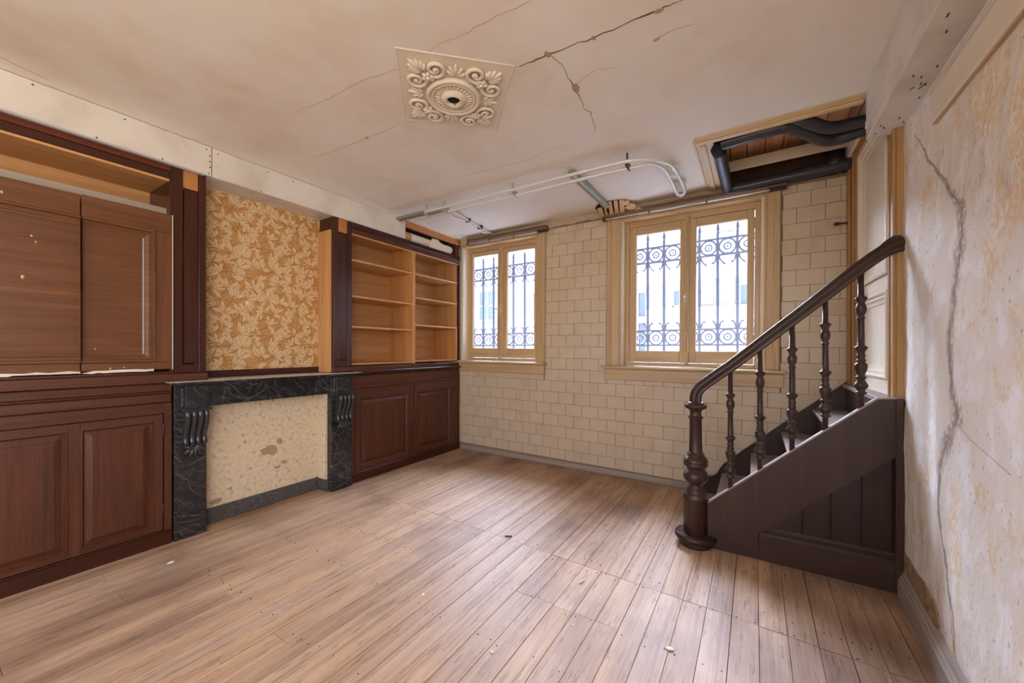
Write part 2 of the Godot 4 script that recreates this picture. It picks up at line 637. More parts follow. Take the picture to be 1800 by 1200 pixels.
func wall_material():
	var w := 1024
	var h := 1024
	# u: d from 1.2 to 3.2, v: y from 2.8 down to 0
	var a := field(311, 0.007, w, h, 5, 1, 1)
	var b := field(312, 0.02, w, h, 5)
	var c := field(313, 0.06, w, h, 4, 1, 1)
	var e := field(314, 0.012, w, h, 6)
	var crack := [[2.687, 2.38], [2.471, 2.136], [2.321, 2.003], [2.167, 1.86], [2.144, 1.765], [2.167, 1.684], [2.215, 1.515], [2.241, 1.336], [2.191, 1.136], [2.144, 1.033], [2.241, 0.95], [2.321, 0.792], [2.338, 0.667], [2.283, 0.546], [2.215, 0.416], [2.144, 0.258], [2.108, 0.069]]
	var wid := [0.004, 0.012, 0.02, 0.03, 0.035, 0.04, 0.03, 0.026, 0.03, 0.04, 0.055, 0.03, 0.014, 0.01, 0.012, 0.016, 0.02]
	var base := [226.0, 216.0, 202.0]
	var ochre := [222.0, 192.0, 150.0]
	var pale := [234.0, 228.0, 222.0]
	var grey := [150.0, 138.0, 124.0]
	var out := PackedByteArray()
	out.resize(w * h * 3)
	for y in h:
		var Y := 2.8 * (1.0 - float(y) / h)
		# crack position at this height
		var cx := 99.0
		var cw := 0.0
		for k in crack.size() - 1:
			if Y <= crack[k][1] and Y >= crack[k + 1][1]:
				var f: float = (crack[k][1] - Y) / (crack[k][1] - crack[k + 1][1])
				cx = lerpf(crack[k][0], crack[k + 1][0], f)
				cw = lerpf(wid[k], wid[k + 1], f)
		for x in w:
			var i := y * w + x
			var D := 1.2 + 2.0 * x / w
			var oc := smoothstep(120.0, 190.0, a[i] + (b[i] - 128) * 0.5 + 60.0 * smoothstep(2.25, 1.85, D) * smoothstep(0.9, 1.7, Y) + 46.0 * smoothstep(0.35, 0.0, absf(D - 2.2 + 0.1)) * smoothstep(1.0, 0.5, Y) - 34.0)
			oc *= 0.8 * smoothstep(80.0, 150.0, c[i])
			var pl := smoothstep(130.0, 190.0, e[i])
			var gr := 0.0
			if cw > 0.0:
				var dd := absf(D - cx + (b[i] - 128) * 0.0002)
				gr = 0.75 * smoothstep(cw * 1.5, cw * 0.3, dd) * smoothstep(70.0, 150.0, c[i] + 20)
				if dd < 0.0035 + cw * 0.04:
					gr = 1.0
			var dk := 1.0
			if c[i] < 44:
				dk = 0.8
			for k in 3:
				var v: float = lerpf(base[k], pale[k], pl)
				v = lerpf(v, ochre[k], oc)
				v = lerpf(v, grey[k], gr)
				out[i * 3 + k] = int(v * dk)
	var m := mat("wall_plaster", Color.WHITE, 0.8, img(w, h, out), Vector3(1 / 2.0, -1 / 2.8, 1))
	m.uv1_offset = Vector3(-1.2 / 2.0, 1.0, 0)
	var im := Image.create_from_data(w, h, false, Image.FORMAT_L8, e)
	bump(m, ImageTexture.create_from_image(im), 1.1)

func wallpaper_material():
	var n := 768
	var bg := field(321, 0.03, n, n, 4)
	var out := PackedByteArray()
	out.resize(n * n * 3)
	for i in n * n:
		var v := (bg[i] - 128) * 0.16
		out[i * 3] = int(196 + v)
		out[i * 3 + 1] = int(148 + v)
		out[i * 3 + 2] = int(92 + v * 0.8)
	var r := RandomNumberGenerator.new()
	r.seed = 77
	# stems
	var jobs := []
	var spots := []
	for gy in 8:
		for gx in 8:
			spots.append(Vector2((gx + 0.5 * (gy % 2) + 0.3 + r.randf() * 0.4) * n / 8.0, (gy + 0.3 + r.randf() * 0.4) * n / 8.0))
	for s in spots:
		var dir: float = -PI / 2 + r.randf_range(-1.9, 1.9)
		var k: int = r.randi_range(4, 6)
		jobs.append([s, dir + PI + r.randf_range(-0.5, 0.5), r.randf_range(90, 130), 5.0, 0.5, 1])
		for j in k:
			jobs.append([s, dir + (j - (k - 1) / 2.0) * 0.66 + r.randf_range(-0.22, 0.22), r.randf_range(62, 112), r.randf_range(10, 17), r.randf_range(-0.35, 0.35), 0])
	for jb in jobs:
		var s: Vector2 = jb[0]
		var L: float = jb[2]
		var hw: float = jb[3]
		var ax := Vector2(cos(jb[1]), sin(jb[1]))
		var ay := Vector2(-ax.y, ax.x)
		var x0 := int(minf(s.x, s.x + ax.x * L) - hw * 2)
		var x1 := int(maxf(s.x, s.x + ax.x * L) + hw * 2)
		var y0 := int(minf(s.y, s.y + ax.y * L) - hw * 2)
		var y1 := int(maxf(s.y, s.y + ax.y * L) + hw * 2)
		for y in range(y0, y1):
			for x in range(x0, x1):
				var q := Vector2(x, y) - s
				var u := q.dot(ax) / L
				if u < 0.02 or u > 1.0:
					continue
				var bend: float = jb[4] * L * u * (1.0 - u)
				var v := q.dot(ay) - bend
				var half: float = hw
				if jb[5] == 0:
					half = hw * pow(sin(PI * pow(u, 0.85)), 0.75) + sin(u * 44.0) * 1.1
				else:
					half = hw * (1.0 - 0.7 * u)
				var av := absf(v)
				if av > half + 1.5:
					continue
				var i := ((y + n) % n * n + (x + n) % n) * 3
				var col := Vector3(232, 208, 170)
				if jb[5] == 1:
					col = Vector3(176, 122, 62)
				elif av > half - 1.0:
					col = Vector3(172, 124, 72)
				else:
					if v > 0:
						col = Vector3(224, 197, 154)
					col += Vector3.ONE * 14.0 * (u - 0.3)
					if av < 2.2 * (1.1 - u):
						col = Vector3(170, 118, 64)
					elif fmod(u * 9.0 + av / hw * 1.1, 1.0) < 0.13:
						col = Vector3(204, 170, 122)
				out[i] = int(clampf(col.x, 0, 255))
				out[i + 1] = int(clampf(col.y, 0, 255))
				out[i + 2] = int(clampf(col.z, 0, 255))
	mat("wallpaper", Color.WHITE, 0.75, img(n, n, out), Vector3(1 / 0.74, -1 / 0.74, 1))

# ------------------------------------------------------------------ scene
func _ready():
	rng.seed = 4242
	# camera: level, turned 32.4 degrees to the left of the room's axis, lens raised a little
	var cam := Camera3D.new()
	cam.name = "camera"
	cam.projection = Camera3D.PROJECTION_FRUSTUM
	cam.near = 0.05
	cam.far = 200.0
	cam.size = 2.0 * 600.0 / 672.0 * cam.near
	cam.frustum_offset = Vector2(0, 16.0 / 672.0 * cam.near)
	cam.position = Vector3(0, 1.3, 0)
	cam.rotation = Vector3(0, atan(426.0 / 672.0), 0)
	add_child(cam)
	cam.current = true
	var sky_m := ProceduralSkyMaterial.new()
	sky_m.sky_top_color = C(160, 196, 252)
	sky_m.sky_horizon_color = C(226, 235, 252)
	sky_m.ground_bottom_color = C(200, 198, 196)
	sky_m.ground_horizon_color = C(240, 240, 242)
	sky_m.sun_angle_max = 1.0
	sky_m.energy_multiplier = 5.6
	var sky := Sky.new()
	sky.sky_material = sky_m
	var env := Environment.new()
	env.background_mode = Environment.BG_SKY
	env.sky = sky
	env.tonemap_mode = Environment.TONE_MAPPER_LINEAR
	env.tonemap_exposure = 1.16
	env.sdfgi_enabled = true
	env.ssao_enabled = true
	env.ssil_enabled = true
	var we := WorldEnvironment.new()
	we.name = "environment"
	we.environment = env
	add_child(we)
	# bright hazy sky over the roofs of the street
	var sun := DirectionalLight3D.new()
	sun.name = "hazy_sun"
	sun.light_color = C(214, 226, 255)
	sun.light_energy = 22.0
	sun.light_angular_distance = 60.0
	sun.shadow_enabled = true
	sun.sky_mode = DirectionalLight3D.SKY_MODE_LIGHT_ONLY
	add_child(sun)
	sun.look_at_from_position(Vector3.ZERO, Vector3(0.62, -0.86, 1.0), Vector3.UP)
	# fill lamps added at made-up windows behind the camera: a large one in the right wall, two in the rear wall
	for q in [[P(0.62, 1.65, -1.15), PI / 2, Vector2(1.5, 1.5), 2.3], [P(-2.55, 1.65, -2.2), PI, Vector2(1.4, 1.5), 0.5], [P(-0.6, 1.65, -2.2), PI, Vector2(1.4, 1.5), 0.5]]:
		var al := AreaLight3D.new()
		al.name = "added_fill_lamp"
		al.area_size = q[2]
		al.light_color = C(255, 243, 224)
		al.light_energy = q[3]
		al.area_normalize_energy = false
		al.area_range = 12.0
		al.shadow_enabled = true
		add_child(al, true)
		al.position = q[0]
		al.rotation = Vector3(0, q[1] if q[1] < 2.0 else 0.0, 0)
	TILT = Transform3D(Basis(), Vector3(-0.57, 1.2, 0)) * Transform3D(Basis(Vector3.BACK, -0.0085), Vector3.ZERO) * Transform3D(Basis(), Vector3(0.57, -1.2, 0))
	materials()
	build_floor()
	build_ceiling()
	build_walls()
	build_opening()
	build_windows()
	build_grilles()
	build_outside()
	build_wall_cabinets()
	build_mantel()
	build_bookcase()
	build_stairs()
	build_door()
	build_rosette()
	build_pipes()
	build_small()

func build_floor():
	var fl := thing("floor", "bare worn pine floorboards running towards the window wall", "floor", P(-1.5, 0, 1.5), "", "structure")
	var b := mb()
	b.rb(-4.0, 0.9, -0.22, -0.03, -2.4, 4.2, 0.0)
	part("subfloor", b, M.black_gap, fl)
	var pitch := 0.111
	var x := -0.204 - pitch * 31
	while x < 0.72:
		var cuts := [-2.3]
		var k := int(round((x + 0.204) / pitch))
		var jit := rng.randf_range(-0.012, 0.012)
		if x > -2.6:
			if x > -1.12 and x < -0.6:
				cuts += [1.765 + jit]
			elif x > 0.0 or k % 5 == 0:
				cuts += [0.9 + jit]
			cuts += [2.205 - (x + 1.3) * 0.045 + jit * 0.2]
			if k % 4 == 1:
				cuts += [3.2 + jit * 4]
		else:
			cuts += [0.6 + 0.4 * (k % 3), 2.232]
		cuts += [BACK - 0.005]
		for i in cuts.size() - 1:
			var p := mb()
			p.off = Vector2(rng.randf(), rng.randf())
			var gap := 0.0005 + 0.0008 * rng.randf() * rng.randf() * 2
			p.rb(x + gap, x + pitch - gap, -0.03, -0.002 + rng.randf_range(0.0, 0.0025), cuts[i] + 0.0008, cuts[i + 1] - 0.0008, 0.001, 2)
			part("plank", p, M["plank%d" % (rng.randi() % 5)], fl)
		x += pitch
	# nail holes along the joists
	var nb := mb()
	for d in [0.95, 1.4, 1.75, 2.16, 2.26, 2.7, 3.2, 3.6]:
		var xx := -3.2
		while xx < 0.6:
			for s in [0.025, 0.085]:
				if rng.randf() < 0.55:
					var c := P(xx + s + rng.randf_range(-0.008, 0.008), 0.0012, d + rng.randf_range(-0.02, 0.02))
					nb.lathe(c, [[0.0032, -0.004], [0.003, 0.0], [0.0, 0.0]], 6)
			xx += pitch
	var o := part("nail_hole", nb, M.black_gap, fl)
	o.set_meta("kind", "stuff")

func build_ceiling():
	var ce := thing("ceiling", "cracked cream plaster ceiling stained brown along the conduits", "ceiling", P(-1.5, CEIL, 1.5), "", "structure")
	var b := mb()
	b.off = Vector2.ZERO
	# slab with the stair opening left out; uv in metres mapped to the texture of stains and painted window light
	var X0 := -4.0
	var X1 := 0.9
	var hx0 := -0.25
	var hx1 := 0.6
	var hd0 := 3.0
	b.g = 2
	for r in [[X0, X1, -2.4, hd0], [X0, hx0, hd0, 4.2], [hx1, X1, hd0, 4.2]]:
		b.rb(r[0], r[1], CEIL, CEIL + 0.12, r[2], r[3], 0.0, 2)
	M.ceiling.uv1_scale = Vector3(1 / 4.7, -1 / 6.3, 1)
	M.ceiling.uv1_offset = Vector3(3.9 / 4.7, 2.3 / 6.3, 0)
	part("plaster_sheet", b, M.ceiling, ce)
	var y := CEIL
	var lines := [
		[[-1.03, 1.693, 3], [-0.95, 1.70, 6], [-0.867, 1.695, 9], [-0.75, 1.71, 4], [-0.631, 1.723, 5], [-0.5, 1.727, 3], [-0.351, 1.733, 8], [-0.31, 1.734, 4], [-0.276, 1.736, 2], [0.1, 1.76, 2], [0.5, 1.78, 2]],
		[[-0.856, 1.703, 2], [-0.835, 1.80, 2], [-0.85, 1.90, 2], [-0.846, 1.985, 5], [-0.856, 2.05, 4], [-0.861, 2.106, 3], [-0.875, 2.2, 2], [-0.85, 2.26, 3], [-0.864, 2.298, 2], [-0.88, 2.4, 2], [-0.909, 2.47, 1]],
		[[-1.567, 1.365, 2], [-1.68, 1.35, 2], [-1.789, 1.323, 2], [-2.1, 1.31, 2], [-2.388, 1.277, 1]],
		[[-1.363, 1.373, 2], [-1.3, 1.36, 1.5], [-1.219, 1.369, 2], [-1.12, 1.385, 2], [-1.057, 1.378, 2], [-0.9, 1.39, 2], [-0.788, 1.399, 1.5], [-0.4, 1.36, 1.5]],
		[[-2.904, 1.64, 1], [-2.6, 1.68, 2], [-2.261, 1.694, 2], [-1.988, 1.708, 2]],
		[[-0.387, 1.889, 4], [-0.36, 1.885, 2], [-0.298, 1.877, 1.5], [-0.218, 1.893, 1]],
		[[-2.148, 2.486, 1], [-1.8, 2.53, 1.5], [-1.463, 2.553, 2], [-1.3, 2.52, 1.5], [-1.156, 2.507, 1]],
		[[-3.19, 0.244, 3], [-3.237, 0.405, 2]],
		[[-0.837, 1.98, 1], [-0.75, 1.94, 1.5], [-0.691, 1.92, 1.5], [-0.64, 1.95, 1], [-0.601, 1.968, 1]]]
	for l in lines:
		var pts := []
		var wid := []
		for i in l.size():
			pts.append(P(l[i][0], y, l[i][1]))
			wid.append(l[i][2] * 0.0006)
			if i < l.size() - 1:
				for f in [0.33, 0.66]:
					var q: Array = [lerpf(l[i][0], l[i + 1][0], f), lerpf(l[i][1], l[i + 1][1], f)]
					pts.append(P(q[0] + rng.randf_range(-0.006, 0.006), y, q[1] + rng.randf_range(-0.006, 0.006)))
					wid.append(lerpf(l[i][2], l[i + 1][2], f) * 0.0006 * rng.randf_range(0.6, 1.3))
		var r := mb()
		r.ribbon(pts, wid, Vector3.DOWN, 0.0008)
		part("crack", r, M.crack_dark if l.size() > 9 else M.crack_soft, ce)
	# flaked patches along the main crack
	for q in [[-0.867, 1.697, 0.014, 0.02], [-0.351, 1.735, 0.022, 0.012], [-0.846, 2.0, 0.02, 0.045], [-0.64, 1.724, 0.01, 0.012], [-0.39, 1.889, 0.016, 0.008], [-2.261, 1.694, 0.012, 0.012]]:
		var f := mb()
		var pg := PackedVector2Array()
		for k in 9:
			var a := TAU * k / 9
			var rr := rng.randf_range(0.7, 1.2)
			pg.append(Vector2(cos(a) * q[2] * rr, sin(a) * q[3] * rr))
		f.prism(pg, P(q[0], y, q[1]), Vector3.RIGHT, Vector3.FORWARD, Vector3.DOWN, 0.0, 0.003)
		part("flaked_patch", f, M.crack_soft, ce)

func build_walls():
	# left wall, behind the cabinets and the chimney breast
	var w := thing("wall_left", "chimney wall papered with brown leaves between the dark cabinets", "wall", P(LEFT, 0, 1.6), "", "structure")
	var b := mb()
	b.rb(LEFT - 0.2, LEFT, 0, CEIL, -2.4, 4.2, 0.0)
	part("masonry", b, M.white_board, w)
	b = mb()
	b.off = Vector2.ZERO
	b.rb(LEFT, -3.552, 1.147, 2.575, 1.146, 2.132, 0.0)
	b.rb(LEFT, -3.55, 1.14, 2.575, 1.146, 2.132, 0.0)
	part("wallpaper", b, M.wallpaper, w, "brown and cream leaf wallpaper")
	b = mb()
	b.lathe(P(-3.548, 1.693, 1.5), [[0.016, 0], [0.014, 0.006], [0.0, 0.007]], 12, Basis(Vector3.BACK, -PI / 2))
	part("filler_dab", b, M.white_chip, w)
	# fascia under the ceiling
	var f := thing("trim_1", "two white painted fascia boards screwed along ceiling edge over the cabinets", "fascia", P(-3.315, 2.555, 1.2), "", "structure")
	for r in [[-2.3, 1.171], [1.176, 2.99]]:
		b = mb()
		b.rb(-3.335, -3.313, 2.557, CEIL - 0.003, r[0], r[1], 0.002, 2)
		part("fascia_board", b, M.white_board, f)
	b = mb()
	b.rb(-3.55, -3.335, 2.558, 2.575, 1.15, 2.126, 0.0)
	part("underside_board", b, M.white_board, f)
	b = mb()
	b.rb(-3.337, -3.309, 2.549, 2.561, -2.3, 1.13, 0.002)
	part("edge_bead", b, M.zinc, f)
	for s in [[2.745, 0.36], [2.74, 0.72], [2.74, 1.14], [2.7, 1.16], [2.66, 1.16], [2.62, 1.162], [2.573, 1.155], [2.735, 1.21], [2.57, 0.6], [2.57, 0.9], [2.74, 1.55], [2.74, 1.75], [2.57, 1.5], [2.57, 2.05], [2.57, 2.09], [2.57, 2.6], [2.67, 2.95], [2.72, 2.95], [2.735, 2.3]]:
		b = mb()
		b.lathe(P(-3.3128, s[0], s[1]), [[0.005, 0], [0.0035, 0.001], [0.0, 0.001]], 7, Basis(Vector3.BACK, -PI / 2))
		part("screw", b, M.dark_iron, f)
	# back wall: masonry round the two window openings, then tiles
	var W1 := [-3.4, -2.14, 1.14, 2.66]
	var W2 := [-1.2, 0.09, 1.135, 2.655]
	var wb := thing("wall_back", "window wall clad in cream glazed tiles in running bond", "wall", P(-1.5, 0, BACK), "", "structure")
	b = mb()
	for r in [[-4.0, W1[0], -0.1, 3.1], [W1[1], W2[0], -0.1, 3.1], [W2[1], 0.9, -0.1, 3.1], [W1[0], W1[1], -0.1, W1[2]], [W1[0], W1[1], W1[3], 3.1], [W2[0], W2[1], -0.1, W2[2]], [W2[0], W2[1], W2[3], 3.1]]:
		b.rb(r[0], r[1], r[2], r[3], BACK + 0.008, 4.36, 0.0)
	part("masonry", b, M.grout, wb)
	var holes := [[-3.4, -2.05, 1.02, 2.72], [-1.325, 0.185, 1.0, 2.7]]
	var tw := 0.1878
	var th := 0.1287
	var jn := 0.0022
	var bev := 0.0022
	var shared: Array = []
	for k in 3:
		var q := mb()
		q.rb(-tw / 2 + jn / 2, tw / 2 - jn / 2, -th / 2 + jn / 2, th / 2 - jn / 2, -0.006, 0.006, bev - 0.0006 * k, 0)
		shared.append(q.mesh())
	for row in range(-1, 21):
		var y1 := 2.62 - th * row
		var y0 := y1 - th
		if y1 > 2.70:
			y1 = 2.685
		if y0 < 0.05:
			y0 = 0.06
		if y1 - y0 < 0.02:
			continue
		var x := -1.78 - tw * 9 + (0.0 if row % 2 != 0 else -tw / 2)
		while x < 0.66:
			var rects := [[x, x + tw, y0, y1]]
			for h in holes:
				var nx := []
				for r in rects:
					if r[1] <= h[0] or r[0] >= h[1] or r[3] <= h[2] or r[2] >= h[3]:
						nx.append(r)
						continue
					if r[0] < h[0]:
						nx.append([r[0], h[0], r[2], r[3]])
					if r[1] > h[1]:
						nx.append([h[1], r[1], r[2], r[3]])
					var a: float = max(r[0], h[0])
					var c: float = min(r[1], h[1])
					if r[2] < h[2]:
						nx.append([a, c, r[2], h[2]])
					if r[3] > h[3]:
						nx.append([a, c, h[3], r[3]])
				rects = nx
			for r in rects:
				var a: float = max(r[0], -3.33)
				var c: float = min(r[1], 0.66)
				if c - a < 0.012 or r[3] - r[2] < 0.01:
					continue
				# behind the stairs
				if r[3] < 0.2 + (a + 0.3) * 0.92 - 0.1 and a > -0.2:
					continue
				var mid := Vector3((a + c) / 2, (r[2] + r[3]) / 2, -BACK)
				var o := MeshInstance3D.new()
				o.name = "tile"
				if absf(c - a - tw) < 1e-4 and absf(r[3] - r[2] - th) < 1e-4:
					o.mesh = shared[rng.randi() % 3]
				else:
					var q := mb()
					q.rb(a - mid.x + jn / 2, c - mid.x - jn / 2, r[2] - mid.y + jn / 2, r[3] - mid.y - jn / 2, -0.006, 0.006, bev, 0)
					o.mesh = q.mesh()
				o.material_override = M["tile%d" % (rng.randi() % 4)]
				wb.add_child(o, true)
				var t3 := TILT * Transform3D(Basis(), mid + Vector3(0, 0, rng.randf_range(-0.0008, 0.0008)))
				o.transform = Transform3D(t3.basis, t3.origin - wb.get_meta("base"))
				o.rotate_object_local(Vector3.UP, rng.randf_range(-0.004, 0.004))
				o.rotate_object_local(Vector3.RIGHT, rng.randf_range(-0.005, 0.005))
			x += tw
	# ragged plaster edge over the tiles
	var pg := PackedVector2Array()
	var xs := -3.3
	var low := []
	while xs < -0.2:
		low.append(Vector2(xs, 2.703 + rng.randf_range(-0.006, 0.01)))
		xs += rng.randf_range(0.02, 0.07)
	for p in low:
		pg.append(p)
	pg.append(Vector2(-0.2, 2.775))
	pg.append(Vector2(-3.3, 2.775))
	b = mb()
	b.prism(pg, P(0, 0, BACK - 0.004), Vector3.RIGHT, Vector3.UP, Vector3.BACK, 0, 0.02)
	part("plaster_edge", b, M.old_edge, wb)
	# right wall, slightly twisted like the old house
	var wr := thing("wall_right", "old cream plaster wall with ochre stains and one long dark crack", "wall", P(0.66, 0, 1.5), "", "structure")
	b = mb()
	b.off = Vector2.ZERO
	b.uvs = 1.0
	var nz := noise(55, 1.6, 3)
	var nf := noise(56, 9.0, 3)
	var grid := []
	var nd := 90
	var ny := 70
	for i in nd + 1:
		var D := lerpf(-0.3, 2.87, i / float(nd))
		var row := []
		for j in ny + 1:
			var Y := lerpf(0.0, 2.9, j / float(ny))
			var X := wall_x(D, Y) + nz.get_noise_2d(D, Y) * 0.008 + nf.get_noise_2d(D, Y) * 0.0022
			row.append([P(X, Y, D), Vector2(D, Y)])
		grid.append(row)
	b._skin(grid, func(_i, _k): return Vector3.LEFT)
	part("plaster_face", b, M.wall_plaster, wr)
	b = mb()
	b.rb(0.76, 0.95, 0, 3.1, -0.3, 4.3, 0.0)
	for r in [[0, 0.85, -2.4, -0.3], [2.45, 3.1, -2.4, -0.3], [0.85, 2.45, -2.4, -1.95], [0.85, 2.45, -0.35, -0.3]]:
		b.rb(0.66, 0.95, r[0], r[1], r[2], r[3], 0.0)
	b.rb(0.67, 0.76, 0, 1.0, 2.84, 4.3, 0.0)
	part("masonry", b, M.grout, wr)
	# bare brown patch low on the wall
	b = mb()
	var poly := []
	for q in [[2.83, 0.13], [2.86, 0.25], [2.78, 0.232], [2.7, 0.245], [2.6, 0.225], [2.5, 0.24], [2.42, 0.225], [2.37, 0.218], [2.31, 0.20], [2.285, 0.165], [2.3, 0.13], [2.36, 0.12]]:
		poly.append(P(wall_x(q[0], q[1]) - 0.004, q[1], q[0]))
	var cen := P(wall_x(2.6, 0.17) - 0.012, 0.17, 2.6)
	for i in poly.size():
		var p0: Vector3 = poly[i]
		var p1: Vector3 = poly[(i + 1) % poly.size()]
		b.tri(cen, p0, p1, Vector3.LEFT)
		b.quad(p0, p1, p1 + Vector3(0.03, 0, 0), p0 + Vector3(0.03, 0, 0), Vector3.UP)
	part("bare_patch", b, M.dado, wr)
	# fine cracks of the right wall
	for l in [[[2.65, 2.3], [2.55, 2.2], [2.47, 2.136], [2.4, 2.06], [2.33, 2.0], [2.25, 1.93], [2.167, 1.86], [2.135, 1.80]], [[2.13, 1.92], [2.15, 1.84], [2.14, 1.77], [2.16, 1.69], [2.2, 1.55], [2.235, 1.4], [2.24, 1.3], [2.2, 1.17], [2.15, 1.05]], [[2.24, 0.95], [2.31, 0.82], [2.335, 0.7], [2.3, 0.6], [2.28, 0.53]], [[2.2, 0.4], [2.17, 0.3], [2.14, 0.2], [2.11, 0.08]], [[2.15, 1.02], [2.02, 0.98], [1.9, 0.955], [1.75, 0.93]]]:
		var pts := []
		var wid := []
		for q in l:
			pts.append(P(wall_x(q[0], q[1]) + nz.get_noise_2d(q[0], q[1]) * 0.008 - 0.001, q[1], q[0]))
			wid.append(rng.randf_range(0.0004, 0.0012))
		var r := mb()
		r.ribbon(pts, wid, Vector3.LEFT, 0.0006)
		part("crack", r, M.crack_soft, wr)
	# rear wall behind the camera, with two windows added to let in light
	var re := thing("wall_rear", "plain cream wall behind the camera with two added tall windows", "wall", P(-1.5, 0, -2.3), "", "structure")
	b = mb()
	for r in [[-4.0, -3.3, 0, 3.1], [-1.8, -1.35, 0, 3.1], [0.15, 0.9, 0, 3.1], [-3.3, -1.8, 0, 0.85], [-3.3, -1.8, 2.45, 3.1], [-1.35, 0.15, 0, 0.85], [-1.35, 0.15, 2.45, 3.1]]:
		b.rb(r[0], r[1], r[2], r[3], -2.5, -2.3, 0.0)
	part("masonry", b, M.white_board, re)
	var ws := thing("window_5", "large cream unseen window added in the wall to the right of the camera", "window", P(0.8, 0.85, -1.15), "", "structure")  # unseen window put in to light the cabinets from the right
	b = mb()
	for r in [[0.85, 2.45, -1.95, -1.88], [0.85, 2.45, -0.42, -0.35], [0.85, 0.93, -1.88, -0.42], [2.38, 2.45, -1.88, -0.42], [0.93, 2.38, -1.19, -1.11]]:
		b.rb(0.74, 0.8, r[0], r[1], r[2], r[3], 0.003)
	part("frame", b, M.window_paint, ws)
	for r in [[-1.88, -1.19], [-1.11, -0.42]]:
		b = mb()
		b.rb(0.768, 0.772, 0.93, 2.38, r[0], r[1], 0.0)
		part("pane", b, M.glass, ws)
	for k in 2:  # two unseen windows, added to bring more light into the room
		var x0 := -3.3 + 1.95 * k
		var wn := thing("window_%d" % (3 + k), "tall cream unseen window added in the wall behind the camera", "window", P(x0 + 0.75, 0.85, -2.4), "added rear windows", "structure")
		b = mb()
		for r in [[x0, x0 + 0.06, 0.85, 2.45], [x0 + 1.44, x0 + 1.5, 0.85, 2.45], [x0 + 0.06, x0 + 1.44, 0.85, 0.93], [x0 + 0.06, x0 + 1.44, 2.38, 2.45], [x0 + 0.71, x0 + 0.79, 0.93, 2.38]]:
			b.rb(r[0], r[1], r[2], r[3], -2.45, -2.38, 0.003)
		part("frame", b, M.window_paint, wn)
		for s in 2:
			b = mb()
			b.rb(x0 + 0.06 + s * 0.73, x0 + 0.71 + s * 0.73, 0.93, 2.38, -2.422, -2.418, 0.0)
			part("pane", b, M.glass, wn)
	# skirting boards
	var bb := thing("baseboard_back", "narrow grey skirting board under the tiled wall", "skirting", P(-1.7, 0, 3.93), "", "structure")
	b = mb()
	b.rb(-3.31, -0.37, 0.0, 0.055, 3.928, BACK, 0.006, 0)
	b.rb(-3.31, -0.37, 0.0, 0.014, 3.918, 3.93, 0.003, 0)
	part("skirting_board", b, M.grey_wood, bb)
	var br := thing("baseboard_right", "grey moulded skirting board along the cracked plaster wall", "skirting", P(0.62, 0, 1.5), "", "structure")
	b = mb()
	b.g = 2
	var path := []
	for i in 24:
		var D := lerpf(-2.2, 2.845, i / 23.0)
		path.append(P(wall_x(D, 0.05), 0, D))
	b.sweep(path, [Vector2(0.03, 0), Vector2(-0.03, 0), Vector2(-0.03, 0.085), Vector2(-0.02, 0.092), Vector2(-0.023, 0.102), Vector2(-0.014, 0.11), Vector2(-0.012, 0.122), Vector2(-0.004, 0.134), Vector2(0.004, 0.142), Vector2(0.03, 0.142)], Vector3.UP, false, -1)
	part("skirting_board", b, M.grey_wood, br)
	# beam and board at the top of the right wall
	var bm := thing("trim_2", "boxed cream painted beam along the top of the right wall", "beam", P(0.6, 2.5, 1.0), "", "structure")
	b = mb()
	b.rb(0.538, 0.70, 2.5, CEIL - 0.001, -2.3, 2.925, 0.004, 2)
	part("beam_casing", b, M.white_board, bm)
	b = mb()
	b.rb(0.533, 0.54, 2.56, 2.60, -2.3, 2.92, 0.002, 2)
	part("edge_strip", b, M.white_board, bm)
	for k in 16:
		b = mb()
		var d := rng.randf_range(1.9, 2.9)
		var x := rng.randf_range(0.55, 0.67)
		b.xf = Transform3D(Basis(Vector3.UP, rng.randf_range(-0.5, 0.5)), P(x, 2.4995, d))
		b.box(-0.0025, 0.0025, -0.0008, 0.001, -0.01, 0.01, 0.0)
		part("paint_chip", b, M.dark_iron, bm)
	var pl := thing("wall_board", "cream painted plank fixed to the plaster below the beam", "board", P(0.66, 2.3, 1.6), "", "structure")
	b = mb()
	b.rb(0.658, 0.70, 2.297, 2.46, -2.0, 2.415, 0.003, 2)
	part("plank", b, M.door_paint, pl)
	b = mb()
	b.rb(0.65, 0.66, 2.425, 2.445, -2.0, 2.413, 0.002, 2)
	part("bead", b, M.white_board, pl)
	b = mb()
	b.rb(0.662, 0.70, 2.29, 2.297, -2.0, 2.412, 0.001, 2)
	part("bottom_edge", b, M.window_paint, pl)

func wall_x(D: float, Y: float) -> float:
	return 0.678 - maxf(2.9 - D, -0.1) * 0.052 * (1.0 - clampf(Y / 2.4, 0.0, 1.0))

